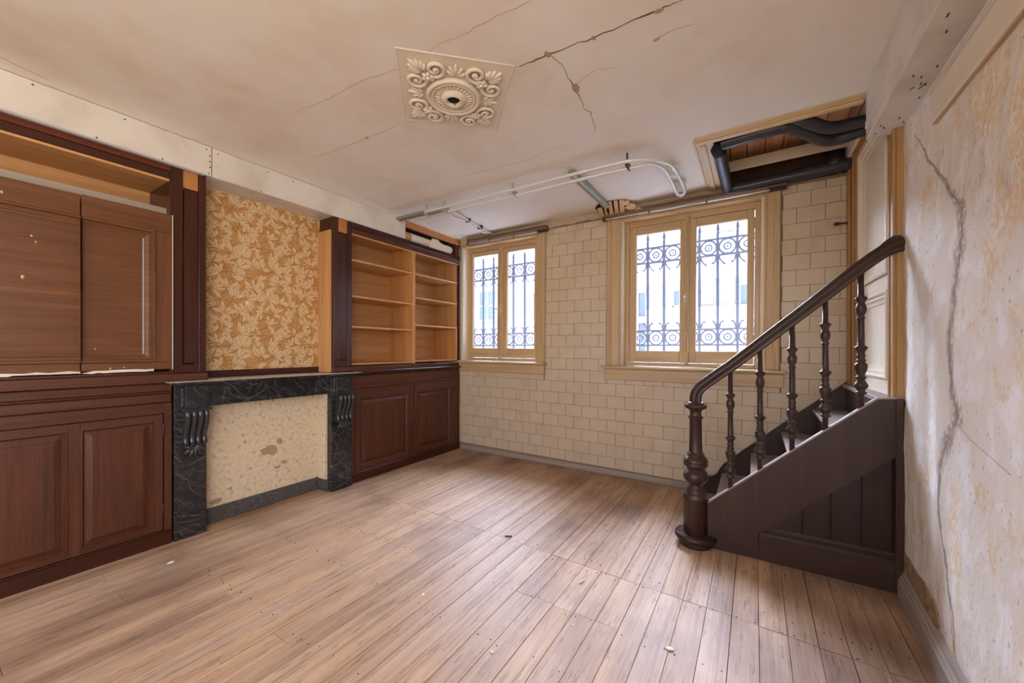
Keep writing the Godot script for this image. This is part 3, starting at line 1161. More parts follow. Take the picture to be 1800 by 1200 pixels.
func build_opening():
	var o := thing("trim_3", "cream moulded frame round the ceiling opening above the stairs", "frame", P(0.1, CEIL, 3.4), "", "structure")
	var b := mb()
	b.rb(-0.355, 0.54, CEIL - 0.014, CEIL, 2.935, 3.012, 0.003, 0)
	b.rb(-0.355, 0.54, CEIL - 0.024, CEIL - 0.012, 2.96, 3.0, 0.004, 0)
	b.rb(-0.36, 0.54, CEIL - 0.008, CEIL, 2.915, 2.936, 0.003, 0)
	part("front_moulding", b, M.door_frame_paint, o)
	b = mb()
	b.rb(-0.35, -0.242, CEIL - 0.014, CEIL, 3.012, 3.92, 0.003, 2)
	b.rb(-0.33, -0.29, CEIL - 0.024, CEIL - 0.012, 3.014, 3.92, 0.004, 2)
	b.rb(-0.366, -0.352, CEIL - 0.008, CEIL, 2.95, 3.93, 0.003, 2)
	part("side_moulding", b, M.door_frame_paint, o)
	var w := thing("trim_4", "boxed shaft over the ceiling opening with bare boards on top", "shaft", P(0.1, 2.9, 3.4), "", "structure")
	b = mb()
	b.rb(-0.30, -0.25, CEIL - 0.005, 3.16, 3.0, 4.2, 0.0)
	b.rb(-0.3, 0.9, CEIL + 0.001, 3.16, 2.9, 3.0, 0.0)
	part("shaft_side", b, M.door_frame_paint, w)
	b = mb()
	b.rb(-0.4, 0.95, 3.1, 3.16, 2.9, 4.3, 0.0)
	b.rb(-0.25, 0.66, 2.70, 3.1, 3.935, 3.945, 0.0)
	part("shade_lining", b, M.stair_wood, w)  # dark brown boards stand in for the unlit void above the opening
	var x := -0.3
	while x < 0.9:
		b = mb()
		b.rb(x + 0.002, x + 0.122, 2.985, 3.0, 2.95, 3.95, 0.003, 2)
		part("ceiling_plank", b, M.ceiling_plank, w)
		x += 0.125
	b = mb()
	b.rb(-0.24, 0.6, 2.84, 2.925, 3.78, 3.80, 0.002, 0)
	part("cross_board", b, M.door_paint, w)
	b = mb()
	b.rb(-0.25, -0.225, 2.82, 2.98, 3.1, 3.79, 0.002, 2)
	part("side_board", b, M.door_paint, w)

# ------------------------------------------------------------------ windows
func build_windows():
	var defs := [
		{"n": 1, "x0": -3.28, "x1": -2.19, "y0": 1.15, "y1": 2.64, "cl": [], "cr": [-2.171, -2.04], "sill": [-3.312, -2.018], "apron": [-3.312, -2.04, 1.012], "mid": -2.735, "gl": [-3.2, -2.80], "gr": [-2.655, -2.26], "label": "tall narrow cream casement window next to the bookcase"},
		{"n": 2, "x0": -1.16, "x1": 0.04, "y0": 1.14, "y1": 2.635, "cl": [-1.315, -1.168], "cr": [0.062, 0.18], "sill": [-1.365, 0.23], "apron": [-1.334, 0.207, 0.993], "mid": -0.561, "gl": [-1.046, -0.625], "gr": [-0.481, -0.063], "label": "wide cream casement window beside the stair rail"}]
	for w in defs:
		var o := thing("window_%d" % w.n, w.label, "window", P((w.x0 + w.x1) / 2, w.y0, 4.0), "", "structure", true)
		var b: MB
		for c in [w.cl, w.cr]:
			if c.size() == 0:
				continue
			b = mb()
			b.rb(c[0], c[1], w.y0, 2.665, 3.925, BACK + 0.01, 0.003)
			var inner: float = c[1] if c == w.cl else c[0]
			var outer: float = c[0] if c == w.cl else c[1]
			var s := signf(outer - inner)
			b.rb(outer - s * 0.05, outer, w.y0, 2.66, 3.912, 3.926, 0.005)
			b.rb(outer - s * 0.034, outer - s * 0.006, w.y0, 2.66, 3.904, 3.914, 0.005)
			b.rb(inner + s * 0.012, inner + s * 0.022, w.y0, 2.66, 3.919, 3.926, 0.003)
			part("casing", b, M.window_paint, o)
		# reveals and head
		b = mb()
		b.rb(w.x0 - 0.03, w.x0, w.y0, 2.68, BACK, 4.13, 0.0)
		b.rb(w.x1 + (0.0 if w.n == 2 else 0.02), w.x1 + 0.05, w.y0, 2.68, BACK, 4.13, 0.0)
		part("reveal", b, M.door_paint, o)
		b = mb()
		b.rb(w.x0 - 0.03, w.x1 + 0.05, w.y1 - 0.004, w.y1 + 0.04, 3.935, 4.13, 0.0, 0)
		part("head_board", b, M.window_paint, o)
		# sill and apron
		b = mb()
		b.rb(w.sill[0], w.sill[1], w.y0 - 0.028, w.y0 - 0.002, 3.868, 4.06, 0.007, 0)
		part("sill", b, M.window_paint, o)
		b = mb()
		b.rb(w.apron[0], w.apron[1], w.apron[2], w.y0 - 0.027, 3.905, BACK, 0.004, 0)
		b.rb(w.apron[0], w.apron[1], w.y0 - 0.04, w.y0 - 0.027, 3.892, 3.91, 0.005, 0)
		part("apron", b, M.window_paint, o)
		# outer frame
		b = mb()
		b.rb(w.x0, w.x0 + 0.045, w.y0, w.y1, 4.05, 4.12, 0.003)
		b.rb(w.x1 - 0.045, w.x1, w.y0, w.y1, 4.05, 4.12, 0.003)
		b.rb(w.x0 + 0.045, w.x1 - 0.045, w.y1 - 0.055, w.y1 - 0.001, 4.052, 4.12, 0.003, 0)
		b.rb(w.x0 + 0.045, w.x1 - 0.045, w.y0, w.y0 + 0.036, 4.045, 4.12, 0.004, 0)
		part("frame", b, M.window_paint, o)
		var gy0 := 1.295 if w.n == 2 else 1.312
		var gy1 := 2.495 if w.n == 2 else 2.53
		for s in 2:
			var g: Array = w.gl if s == 0 else w.gr
			var a: float = w.x0 + 0.048 if s == 0 else w.mid + 0.004
			var c: float = w.mid - 0.004 if s == 0 else w.x1 - 0.048
			var so := mb()
			so.rb(a, g[0], w.y0 + 0.04, w.y1 - 0.058, 4.055, 4.095, 0.004)
			so.rb(g[1], c, w.y0 + 0.04, w.y1 - 0.058, 4.055, 4.095, 0.004)
			so.rb(g[0], g[1], w.y0 + 0.04, gy0, 4.057, 4.095, 0.004, 0)
			so.rb(g[0], g[1], gy1, w.y1 - 0.058, 4.057, 4.095, 0.004, 0)
			var so_p := part("sash", so, M.window_paint, o)
			b = mb()
			b.rb(g[0] - 0.004, g[1] + 0.004, gy0 - 0.004, gy1 + 0.004, 4.078, 4.082, 0.0)
			var pn := MeshInstance3D.new()
			pn.name = "pane"
			pn.mesh = b.mesh()
			pn.material_override = M.glass
			so_p.add_child(pn, true)
			# hinges
			for hy in [w.y0 + 0.2, w.y1 - 0.24]:
				b = mb()
				var hx: float = a - 0.003 if s == 0 else c + 0.003
				b.lathe(P(hx, hy, 4.048), [[0.0, 0.0], [0.006, 0.002], [0.006, 0.05], [0.0045, 0.052], [0.006, 0.054], [0.006, 0.1], [0.0, 0.102]], 8)
				part("hinge", b, M.window_paint, o)
		# meeting bead with its bolt
		b = mb()
		b.rb(w.mid - 0.025, w.mid + 0.025, w.y0 + 0.04, w.y1 - 0.03, 4.035, 4.056, 0.008)
		part("meeting_bead", b, M.window_paint, o)
		var c0 := P(w.mid, 0, 4.026)
		b = mb()
		b.lathe(P(w.mid, w.y0 + 0.05, 4.03), [[0.0, 0], [0.006, 0], [0.006, w.y1 - w.y0 - 0.12], [0, w.y1 - w.y0 - 0.12]], 8)
		for q in [w.y0 + 0.02, w.y0 + 0.085, w.y1 - 0.10]:
			b.rb(w.mid - 0.02, w.mid + 0.02, q, q + 0.07, 4.022, 4.04, 0.006)
		for q in [w.y0 + 0.33]:
			b.blob(c0 + Vector3(0, q, 0), Basis.from_scale(Vector3(0.018, 0.03, 0.012)))
			b.blob(c0 + Vector3(0, q - 0.04, 0), Basis.from_scale(Vector3(0.012, 0.02, 0.01)))
		part("bolt", b, M.window_paint, o)
		b = mb()
		var hy: float = w.y0 + 0.655
		b.blob(c0 + Vector3(0, hy, 0.0), Basis.from_scale(Vector3(0.02, 0.05, 0.012)))
		b.blob(c0 + Vector3(0, hy + 0.055, 0.0), Basis.from_scale(Vector3(0.014, 0.022, 0.01)))
		b.blob(c0 + Vector3(0, hy - 0.055, 0.0), Basis.from_scale(Vector3(0.014, 0.022, 0.01)))
		if w.n == 2:
			b.tube([c0 + Vector3(-0.004, hy + 0.035, 0.0), c0 + Vector3(-0.006, hy + 0.03, 0.03), c0 + Vector3(-0.004, hy, 0.042), c0 + Vector3(0, hy - 0.035, 0.04)], 0.009, 10, false, [0.9, 1.0, 1.25, 0.8])
		else:
			b.tube([c0 + Vector3(0.0, hy, 0.0), c0 + Vector3(-0.004, hy + 0.004, 0.03), c0 + Vector3(-0.03, hy + 0.01, 0.04), c0 + Vector3(-0.05, hy + 0.0, 0.036)], 0.008, 10, false, [0.9, 1.0, 1.25, 0.8])
		part("handle", b, M.brass_old, o, "worn cream and brass handle")
	# curtain rods in front of dusty pelmet boards
	for r in [[-3.15, -2.0, "steel curtain rod on a dusty pelmet board over the narrow window"], [-1.345, 0.215, "steel curtain rod on a dusty pelmet board over the wide window"]]:
		var o := thing("curtain_rod", r[2], "curtain rod", P((r[0] + r[1]) / 2, 2.66, 3.9), "", "", true)
		var b := mb()
		b.rb(r[0] - 0.01, r[1], 2.672, 2.702, 3.87, BACK, 0.004, 0)
		b.rb(r[0] - 0.01, r[1], 2.70, 2.712, 3.85, BACK, 0.003, 0)
		part("pelmet_board", b, M.dusty_brown, o)
		b = mb()
		b.tube([P(r[0] + 0.03, 2.65, 3.865), P((r[0] + r[1]) / 2, 2.648, 3.865), P(r[1] - 0.12, 2.65, 3.865)], 0.009, 10)
		part("rod", b, M.rod, o)
		b = mb()
		b.rb(r[1] - 0.13, r[1], 2.645, 2.668, 3.86, 3.9, 0.004, 0)
		part("end_fitting", b, M.dark_iron, o)
		b = mb()
		b.rb(r[0] - 0.005, r[0] + 0.03, 2.64, 2.668, 3.855, 3.9, 0.004, 0)
		part("end_fitting", b, M.dark_iron, o)
		for f in [0.3, 0.62]:
			b = mb()
			var xx := lerpf(r[0], r[1], f)
			b.rb(xx - 0.008, xx + 0.008, 2.636, 2.675, 3.852, 3.88, 0.003)
			part("bracket", b, M.dusty_brown, o)

func build_grilles():
	# wrought iron outside both windows
	var defs := [[[-3.37, -3.198, -3.022, -2.86, -2.701, -2.527, -2.355, -2.18], [2.437, 2.277, 1.528, 1.369], "wrought iron grille with blue grey glare painted in, outside the narrow window"], [[-1.145, -0.978, -0.811, -0.641, -0.471, -0.307, -0.138, 0.03], [2.408, 2.248, 1.515, 1.357], "wrought iron grille with blue grey glare painted in, outside the wide window"]]
	for g in defs:
		var D := 4.3
		var o := thing("window_grille", g[2], "grille", P((g[0][0] + g[0][7]) / 2, 1.2, D))
		var xs: Array = g[0]
		var ys: Array = g[1]
		for y in ys:
			var b := mb()
			b.rb(xs[0] - 0.06, xs[7] + 0.06, y - 0.008, y + 0.008, D - 0.012, D + 0.012, 0.002, 0)
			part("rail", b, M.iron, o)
		for x in xs:
			var b := mb()
			# square bar, twisted in the middle, with a spear point
			var path := []
			var yy := 1.18
			var sec := [Vector2(-0.0085, -0.0085), Vector2(0.0085, -0.0085), Vector2(0.0085, 0.0085), Vector2(-0.0085, 0.0085)]
			b.rb(x - 0.011, x + 0.011, 1.1, 1.74, D - 0.011, D + 0.011, 0.001)
			b.rb(x - 0.011, x + 0.011, 2.02, ys[0] + 0.06, D - 0.011, D + 0.011, 0.001)
			var ring := []
			for i in 41:
				var t := i / 40.0
				var a := t * TAU * 2.5
				var row := []
				for k in 5:
					var an := a + TAU * (k % 4) / 4.0 + PI / 4
					row.append([P(x + cos(an) * 0.0165, 1.74 + 0.28 * t, D + sin(an) * 0.0165), Vector2(k, t)])
				ring.append(row)
			var twist := func(i, k):
				var an: float = i / 40.0 * TAU * 2.5 + TAU * (k + 0.5) / 4.0 + PI / 4
				return Vector3(cos(an), 0, -sin(an))
			b._skin(ring, twist, -1)
			b.lathe(P(x, ys[0] + 0.05, D), [[0.011, 0], [0.016, 0.012], [0.01, 0.02], [0.018, 0.045], [0.009, 0.09], [0.0, 0.115]], 6)
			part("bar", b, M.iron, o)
			# leaf scrolls below the top band and above the bottom band
			for q in [[ys[1] - 0.006, -1.0], [ys[2] + 0.006, 1.0]]:
				b = mb()
				for s in [-1, 1]:
					var pts := []
					for i in 12:
						var t := i / 11.0
						var a := t * 3.6
						var px: float = 0.012 + 0.04 * sin(minf(a, 1.57)) * t + (0.012 * sin(a) if t > 0.5 else 0.0)
						var py: float = 0.085 * sin(t * PI * 0.62)
						if s > 0 and q[1] < 0:
							px = 0.012 + 0.055 * t * t
							py = 0.09 * t
						elif t > 0.6:
							py -= 0.02 * (t - 0.6) / 0.4
						pts.append(P(x + s * px, q[0] + q[1] * py, D))
					b.tube(pts, 0.0068, 6, false, [1.6, 1.5, 1.35, 1.2, 1.1, 1, 0.95, 0.9, 0.9, 1.0, 1.2, 0.8])
				b.rb(x - 0.02, x + 0.02, q[0] - 0.014, q[0] + 0.014, D - 0.014, D + 0.014, 0.004)
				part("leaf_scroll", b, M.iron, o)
		for band in [[ys[1], ys[0]], [ys[3], ys[2]]]:
			for i in xs.size() - 1:
				var c := P((xs[i] + xs[i + 1]) / 2, (band[0] + band[1]) / 2, D)
				var r: float = min((xs[i + 1] - xs[i]) / 2 - 0.012, (band[1] - band[0]) / 2 - 0.005)
				var b := mb()
				for rr in [r, r * 0.42]:
					var pts := []
					for k in 24:
						pts.append(c + Vector3(cos(TAU * k / 24), sin(TAU * k / 24), 0) * rr)
					b.tube(pts, 0.0085 if rr == r else 0.007, 6, true)
				b.blob(c, Basis.from_scale(Vector3.ONE * 0.0095), 6, 4)
				b.tube([c + Vector3(0.008, r * 0.42, 0), c + Vector3(0.0, r * 0.62, 0), c + Vector3(0.018, r * 0.7, 0)], 0.0045, 6)
				b.tube([c + Vector3(0, -r * 0.75, 0), c + Vector3(0, -r, 0)], 0.004, 6)
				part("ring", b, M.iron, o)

func build_outside():
	var st := thing("street", "pale street ground outside the windows", "street", P(-3, 0, 7.5), "", "structure")
	var b := mb()
	b.rb(-16, 8, -0.3, -0.02, 4.37, 20, 0.0, 0)
	part("paving", b, M.street, st)
	var defs := [
		[-12.0, -4.2, 4.0, 9.0, "facade_white", "white house front with a grey sash window across the street", [[-6.8, -6.23, 2.2, 3.0], [-8.6, -8.0, 2.2, 3.0], [-5.0, -4.6, 2.15, 2.8]], [1.98, 3.35], []],
		[-4.2, -1.2, 3.92, 8.9, "facade_white", "white house front with a red door frame across the street", [[-1.47, -1.36, 2.28, 2.58], [-3.3, -2.8, 2.2, 2.9], [-2.21, -2.07, 1.1, 2.6]], [1.98, 3.3], [[-2.27, -2.21, 0.2, 2.68], [-2.07, -2.03, 0.2, 2.68]]],
		[-1.2, 4.0, 3.95, 9.0, "facade_white", "white house front with a pink panel and stone cornice across the street", [[-0.23, -0.1, 2.2, 2.62], [0.9, 1.5, 2.1, 2.9]], [2.14, 3.8], []]]
	for d in defs:
		var o := thing("house_front", d[5], "house", P((d[0] + d[1]) / 2, 0, d[3]))
		b = mb()
		b.rb(d[0], d[1] - 0.02, -0.02, d[2], d[3], d[3] + 4.0, 0.0, 0)
		part("wall", b, M[d[4]], o)
		for w in d[6]:
			b = mb()
			b.rb(w[0], w[1], w[2], w[3], d[3] - 0.02, d[3] + 0.05, 0.0)
			var wp := part("window", b, M.facade_glass, o)
			b = mb()
			for r in [[w[0] - 0.06, w[0], w[2] - 0.06, w[3] + 0.06], [w[1], w[1] + 0.06, w[2] - 0.06, w[3] + 0.06], [w[0], w[1], w[3], w[3] + 0.06], [w[0] - 0.03, w[1] + 0.03, w[2] - 0.08, w[2]]]:
				b.rb(r[0], r[1], r[2], r[3], d[3] - 0.06, d[3] + 0.02, 0.004)
			if w[1] - w[0] > 0.4:
				b.rb((w[0] + w[1]) / 2 - 0.03, (w[0] + w[1]) / 2 + 0.03, w[2], w[3], d[3] - 0.05, d[3] + 0.0, 0.004)
				b.rb(w[0], w[1], (w[2] + w[3]) / 2 - 0.03, (w[2] + w[3]) / 2 + 0.02, d[3] - 0.05, d[3] + 0.0, 0.004)
			part("frame", b, M.facade_trim, o)
		for y in d[7]:
			b = mb()
			b.rb(d[0], d[1] - 0.02, y - 0.06, y + 0.05, d[3] - 0.1, d[3] + 0.02, 0.01, 0)
			b.rb(d[0], d[1] - 0.02, y + 0.02, y + 0.08, d[3] - 0.16, d[3] + 0.02, 0.01, 0)
			part("cornice", b, M.facade_trim, o)
		for r in d[8]:
			b = mb()
			b.rb(r[0], r[1], r[2], r[3], d[3] - 0.05, d[3] + 0.02, 0.004)
			part("door_frame", b, M.red_paint, o)
		if d[0] > -2:
			b = mb()
			b.rb(-0.96, -0.72, 2.26, 3.25, d[3] - 0.03, d[3] + 0.02, 0.004)
			part("pink_panel", b, M.facade_pink, o)
			for x in [-0.66, -0.45, 0.05]:
				b = mb()
				b.rb(x, x + 0.1, 2.2, 3.7, d[3] - 0.1, d[3] + 0.02, 0.01)
				part("pilaster", b, M.facade_trim, o)

# ------------------------------------------------------------------ joinery on the left wall (front faces +x)
func raised(b: MB, X: float, d0: float, d1: float, y0: float, y1: float):
	b.g = 1
	b.loft(P(X, 0, 0), Vector3.FORWARD, Vector3.UP, Vector3.RIGHT, d0, d1, y0, y1, [[0.0, 0.0], [0.0, 0.003], [0.006, 0.004], [0.012, -0.006], [0.016, -0.013], [0.022, -0.013], [0.05, -0.002], [0.052, 0.001]])

func build_wall_cabinets():
	# lower cabinet left of the fireplace
	var XF := -3.335
	var o := thing("lower_cabinet", "dark mahogany panelled base cabinet below the two oak panels", "cabinet", P(XF, 0, 0.0))
	var b := mb()
	b.rb(LEFT, XF - 0.02, 0.0, 1.08, -2.2, 0.952, 0.0)
	part("body", b, M.mahogany_dark, o)
	b = mb()
	b.rb(XF - 0.02, XF + 0.004, 0.0, 0.088, -2.2, 0.955, 0.003, 2)
	b.rb(XF - 0.02, XF + 0.01, 0.088, 0.098, -2.2, 0.955, 0.004, 2)
	part("plinth", b, M.mahogany_dark, o)
	b = mb()
	b.rb(XF - 0.02, XF, 0.098, 0.95, 0.915, 0.955, 0.002)
	b.rb(XF - 0.02, XF, 0.88, 0.95, -2.2, 0.915, 0.002, 2)
	part("face_frame", b, M.mahogany, o)
	b = mb()
	b.rb(XF - 0.02, XF - 0.004, 0.953, 1.012, -2.2, 0.955, 0.004, 2)
	b.rb(XF - 0.02, XF + 0.012, 1.014, 1.028, -2.2, 0.955, 0.005, 2)
	b.rb(XF - 0.02, XF + 0.006, 1.028, 1.08, -2.2, 0.955, 0.004, 2)
	part("frieze", b, M.mahogany, o)
	b = mb()
	b.rb(LEFT, XF + 0.038, 1.084, 1.143, -2.2, 1.145, 0.004, 2)
	part("ledge", b, M.mahogany, o)
	# two-panel doors
	for dr in [[-0.43, 0.908, [[-0.36, 0.03, 0.13, 0.835], [0.13, 0.49, 0.13, 0.835], [0.538, 0.862, 0.13, 0.835]]]]:
		b = mb()
		var ps: Array = dr[2]
		var edges := [dr[0]]
		for p in ps:
			edges += [p[0], p[1]]
		edges.append(dr[1])
		for i in range(0, edges.size(), 2):
			b.rb(XF - 0.018, XF + 0.002, 0.102, 0.876, edges[i], edges[i + 1], 0.002)
		for p in ps:
			b.rb(XF - 0.018, XF + 0.0018, 0.102, p[2], p[0], p[1], 0.001, 2)
			b.rb(XF - 0.018, XF + 0.0018, p[3], 0.876, p[0], p[1], 0.001, 2)
		var dp := part("door", b, M.mahogany, o)
		for p in ps:
			b = mb()
			raised(b, XF, p[0], p[1], p[2], p[3])
			var pp := MeshInstance3D.new()
			pp.name = "panel"
			pp.mesh = b.mesh()
			pp.material_override = M.mahogany
			dp.add_child(pp, true)
		for y in [0.2, 0.74]:
			b = mb()
			b.lathe(P(XF + 0.004, y, 0.911), [[0.0, 0], [0.005, 0.003], [0.005, 0.075], [0.0, 0.078]], 8)
			part("hinge", b, M.dark_iron, o)
	# upper cabinet with its pilaster and open niche
	o = thing("upper_cabinet", "tall dark wood cabinet frame with an open niche above two oak panels", "cabinet", P(XF, 1.145, 0.4))
	b = mb()
	b.rb(LEFT, LEFT + 0.02, 1.145, 2.56, -2.2, 0.955, 0.0, 2)
	part("back_board", b, M.pine, o)
	b = mb()
	b.rb(LEFT, XF, 1.145, 2.556, 0.945, 0.964, 0.001)
	part("side_board", b, M.mahogany_dark, o)
	b = mb()
	b.rb(LEFT, XF - 0.02, 2.452, 2.464, -2.2, 0.945, 0.001, 2)
	part("niche_top", b, M.pine, o)
	b = mb()
	b.rb(LEFT, XF - 0.07, 2.185, 2.2, -2.2, 0.945, 0.001, 2)
	part("niche_shelf", b, M.pine, o)
	b = mb()
	b.rb(XF - 0.085, XF - 0.06, 2.2, 2.272, -2.2, 0.945, 0.002, 2)
	part("grey_lath", b, M.grey_wood, o, "grey weathered lath behind the oak panels")
	b = mb()
	b.rb(XF - 0.03, XF - 0.004, 2.514, 2.556, -2.2, 0.963, 0.002, 2)
	part("top_rail", b, M.rail_red, o)
	b = mb()
	b.rb(XF - 0.035, XF - 0.012, 2.463, 2.515, -2.2, 0.963, 0.004, 2)
	part("dark_rail", b, M.mahogany_dark, o)
	b = mb()
	b.rb(XF - 0.036, XF - 0.016, 2.448, 2.463, -2.2, 0.95, 0.001, 2)
	part("pine_edge", b, M.pine, o)
	pilaster(o, XF, 0.964, 1.146, M.mahogany_dark, 1.145)
	b = mb()
	b.rb(XF - 0.03, XF + 0.006, 1.145, 1.158, -2.2, 0.964, 0.002, 2)
	part("bottom_rail", b, M.mahogany, o)
	# two loose oak panels closing the cabinet
	for k in 2:
		var d0: float = -1.2 if k == 0 else 0.5415
		var d1: float = 0.5365 if k == 0 else 0.955
		var y0 := 1.164
		var y1 := 2.212 if k == 0 else 2.216
		var p := thing("oak_panel", ["wide oak panel board closing the cabinet, at the picture's edge", "narrower oak panel board closing the cabinet, against the dark pilaster"][k], "panel", P(-3.33, y0, (d0 + d1) / 2))
		var xo := -3.352
		b = mb()
		b.rb(xo, xo + 0.024, 2.088, y1, d0, d1, 0.003, 2)
		b.rb(xo, xo + 0.024, y0 + 0.012, 1.226, d0, d1, 0.003, 2)
		if k == 1:
			b.rb(xo, xo + 0.024, 1.226, 2.088, 0.868, d1, 0.003)
		part("rail", b, M.oak, p)
		b = mb()
		b.g = 2
		b.loft(P(xo, 0, 0), Vector3.FORWARD, Vector3.UP, Vector3.RIGHT, d0, d1 if k == 0 else 0.869, 1.225, 2.089, [[0.0, 0.024], [0.0, 0.030], [0.006, 0.034], [0.016, 0.034], [0.02, 0.02], [0.027, 0.02], [0.028, 0.014], [0.034, 0.013], [0.042, 0.006], [0.052, 0.004], [0.053, 0.0]], [0, 0 if k == 0 else 1, 1, 1])
		part("panel", b, M.oak, p)
		b = mb()
		var pg := PackedVector2Array()
		var x := d0
		var end := d1 if k == 0 else 0.86
		while x < end:
			pg.append(Vector2(x, y0 + rng.randf_range(-0.004, 0.004)))
			x += rng.randf_range(0.02, 0.05)
		pg.append(Vector2(end, y0))
		x = end
		while x > d0:
			pg.append(Vector2(x, y0 + 0.013 + rng.randf_range(-0.003, 0.005)))
			x -= rng.randf_range(0.03, 0.07)
		b.prism(pg, P(xo, 0, 0), Vector3.FORWARD, Vector3.UP, Vector3.RIGHT, 0.004, 0.026)
		part("broken_edge", b, M.white_board, p, "ragged pale broken edge")
		for q in ([[0.33, 1.70, 0.012], [0.26, 2.13, 0.009], [0.36, 1.93, 0.007], [0.375, 1.90, 0.006]] if k == 0 else [[0.66, 1.19, 0.008], [0.72, 1.195, 0.006], [0.60, 1.31, 0.006]]):
			b = mb()
			b.lathe(P(xo + (0.0 if q[1] > 1.26 and q[1] < 2.03 else 0.0235), q[1], q[0]), [[q[2], -0.001], [q[2] * 0.9, 0.001], [0.0, 0.0014]], 9, Basis(Vector3.BACK, -PI / 2) * Basis.from_scale(Vector3(1, 1, 0.6)))
			part("paint_fleck", b, M.lath, p)
		if k == 1:
			b = mb()
			b.rb(xo, xo + 0.0255, y0 + 0.01, y1, d1, d1 + 0.003, 0.0)
			part("painted_edge", b, M.white_chip, p)
			b = mb()
			b.rb(xo + 0.0, xo + 0.005, 1.28, 2.03, 0.811, 0.817, 0.001)
			part("worn_bead", b, M.zinc, p)

func pilaster(o: Node3D, X: float, d0: float, d1: float, m: Material, y0: float):
	var b := mb()
	b.rb(X - 0.03, X, y0, 2.556, d0, d0 + 0.05, 0.002)
	b.rb(X - 0.03, X, y0, 2.556, d1 - 0.043, d1, 0.002)
	b.rb(X - 0.03, X - 0.001, y0, 1.204, d0 + 0.05, d1 - 0.043, 0.001, 2)
	b.rb(X - 0.03, X - 0.022, 2.42, 2.556, d0 + 0.05, d1 - 0.043, 0.0)
	part("pilaster", b, m, o)
	b = mb()
	b.rb(X - 0.03, X - 0.006, 1.21, 2.418, d0 + 0.056, d1 - 0.044, 0.004)
	part("pilaster_panel", b, m, o)
	b = mb()
	b.rb(X - 0.03, X - 0.012, 2.432, 2.556, d0 + 0.052, d1 - 0.044, 0.001)
	part("raw_patch", b, M.pine_raw, o, "unpainted raw wood patch")
	b = mb()
	b.rb(X - 0.028, X + 0.004, y0, y0 + 0.012, d0, d1, 0.003, 2)
	part("pilaster_foot", b, m, o)

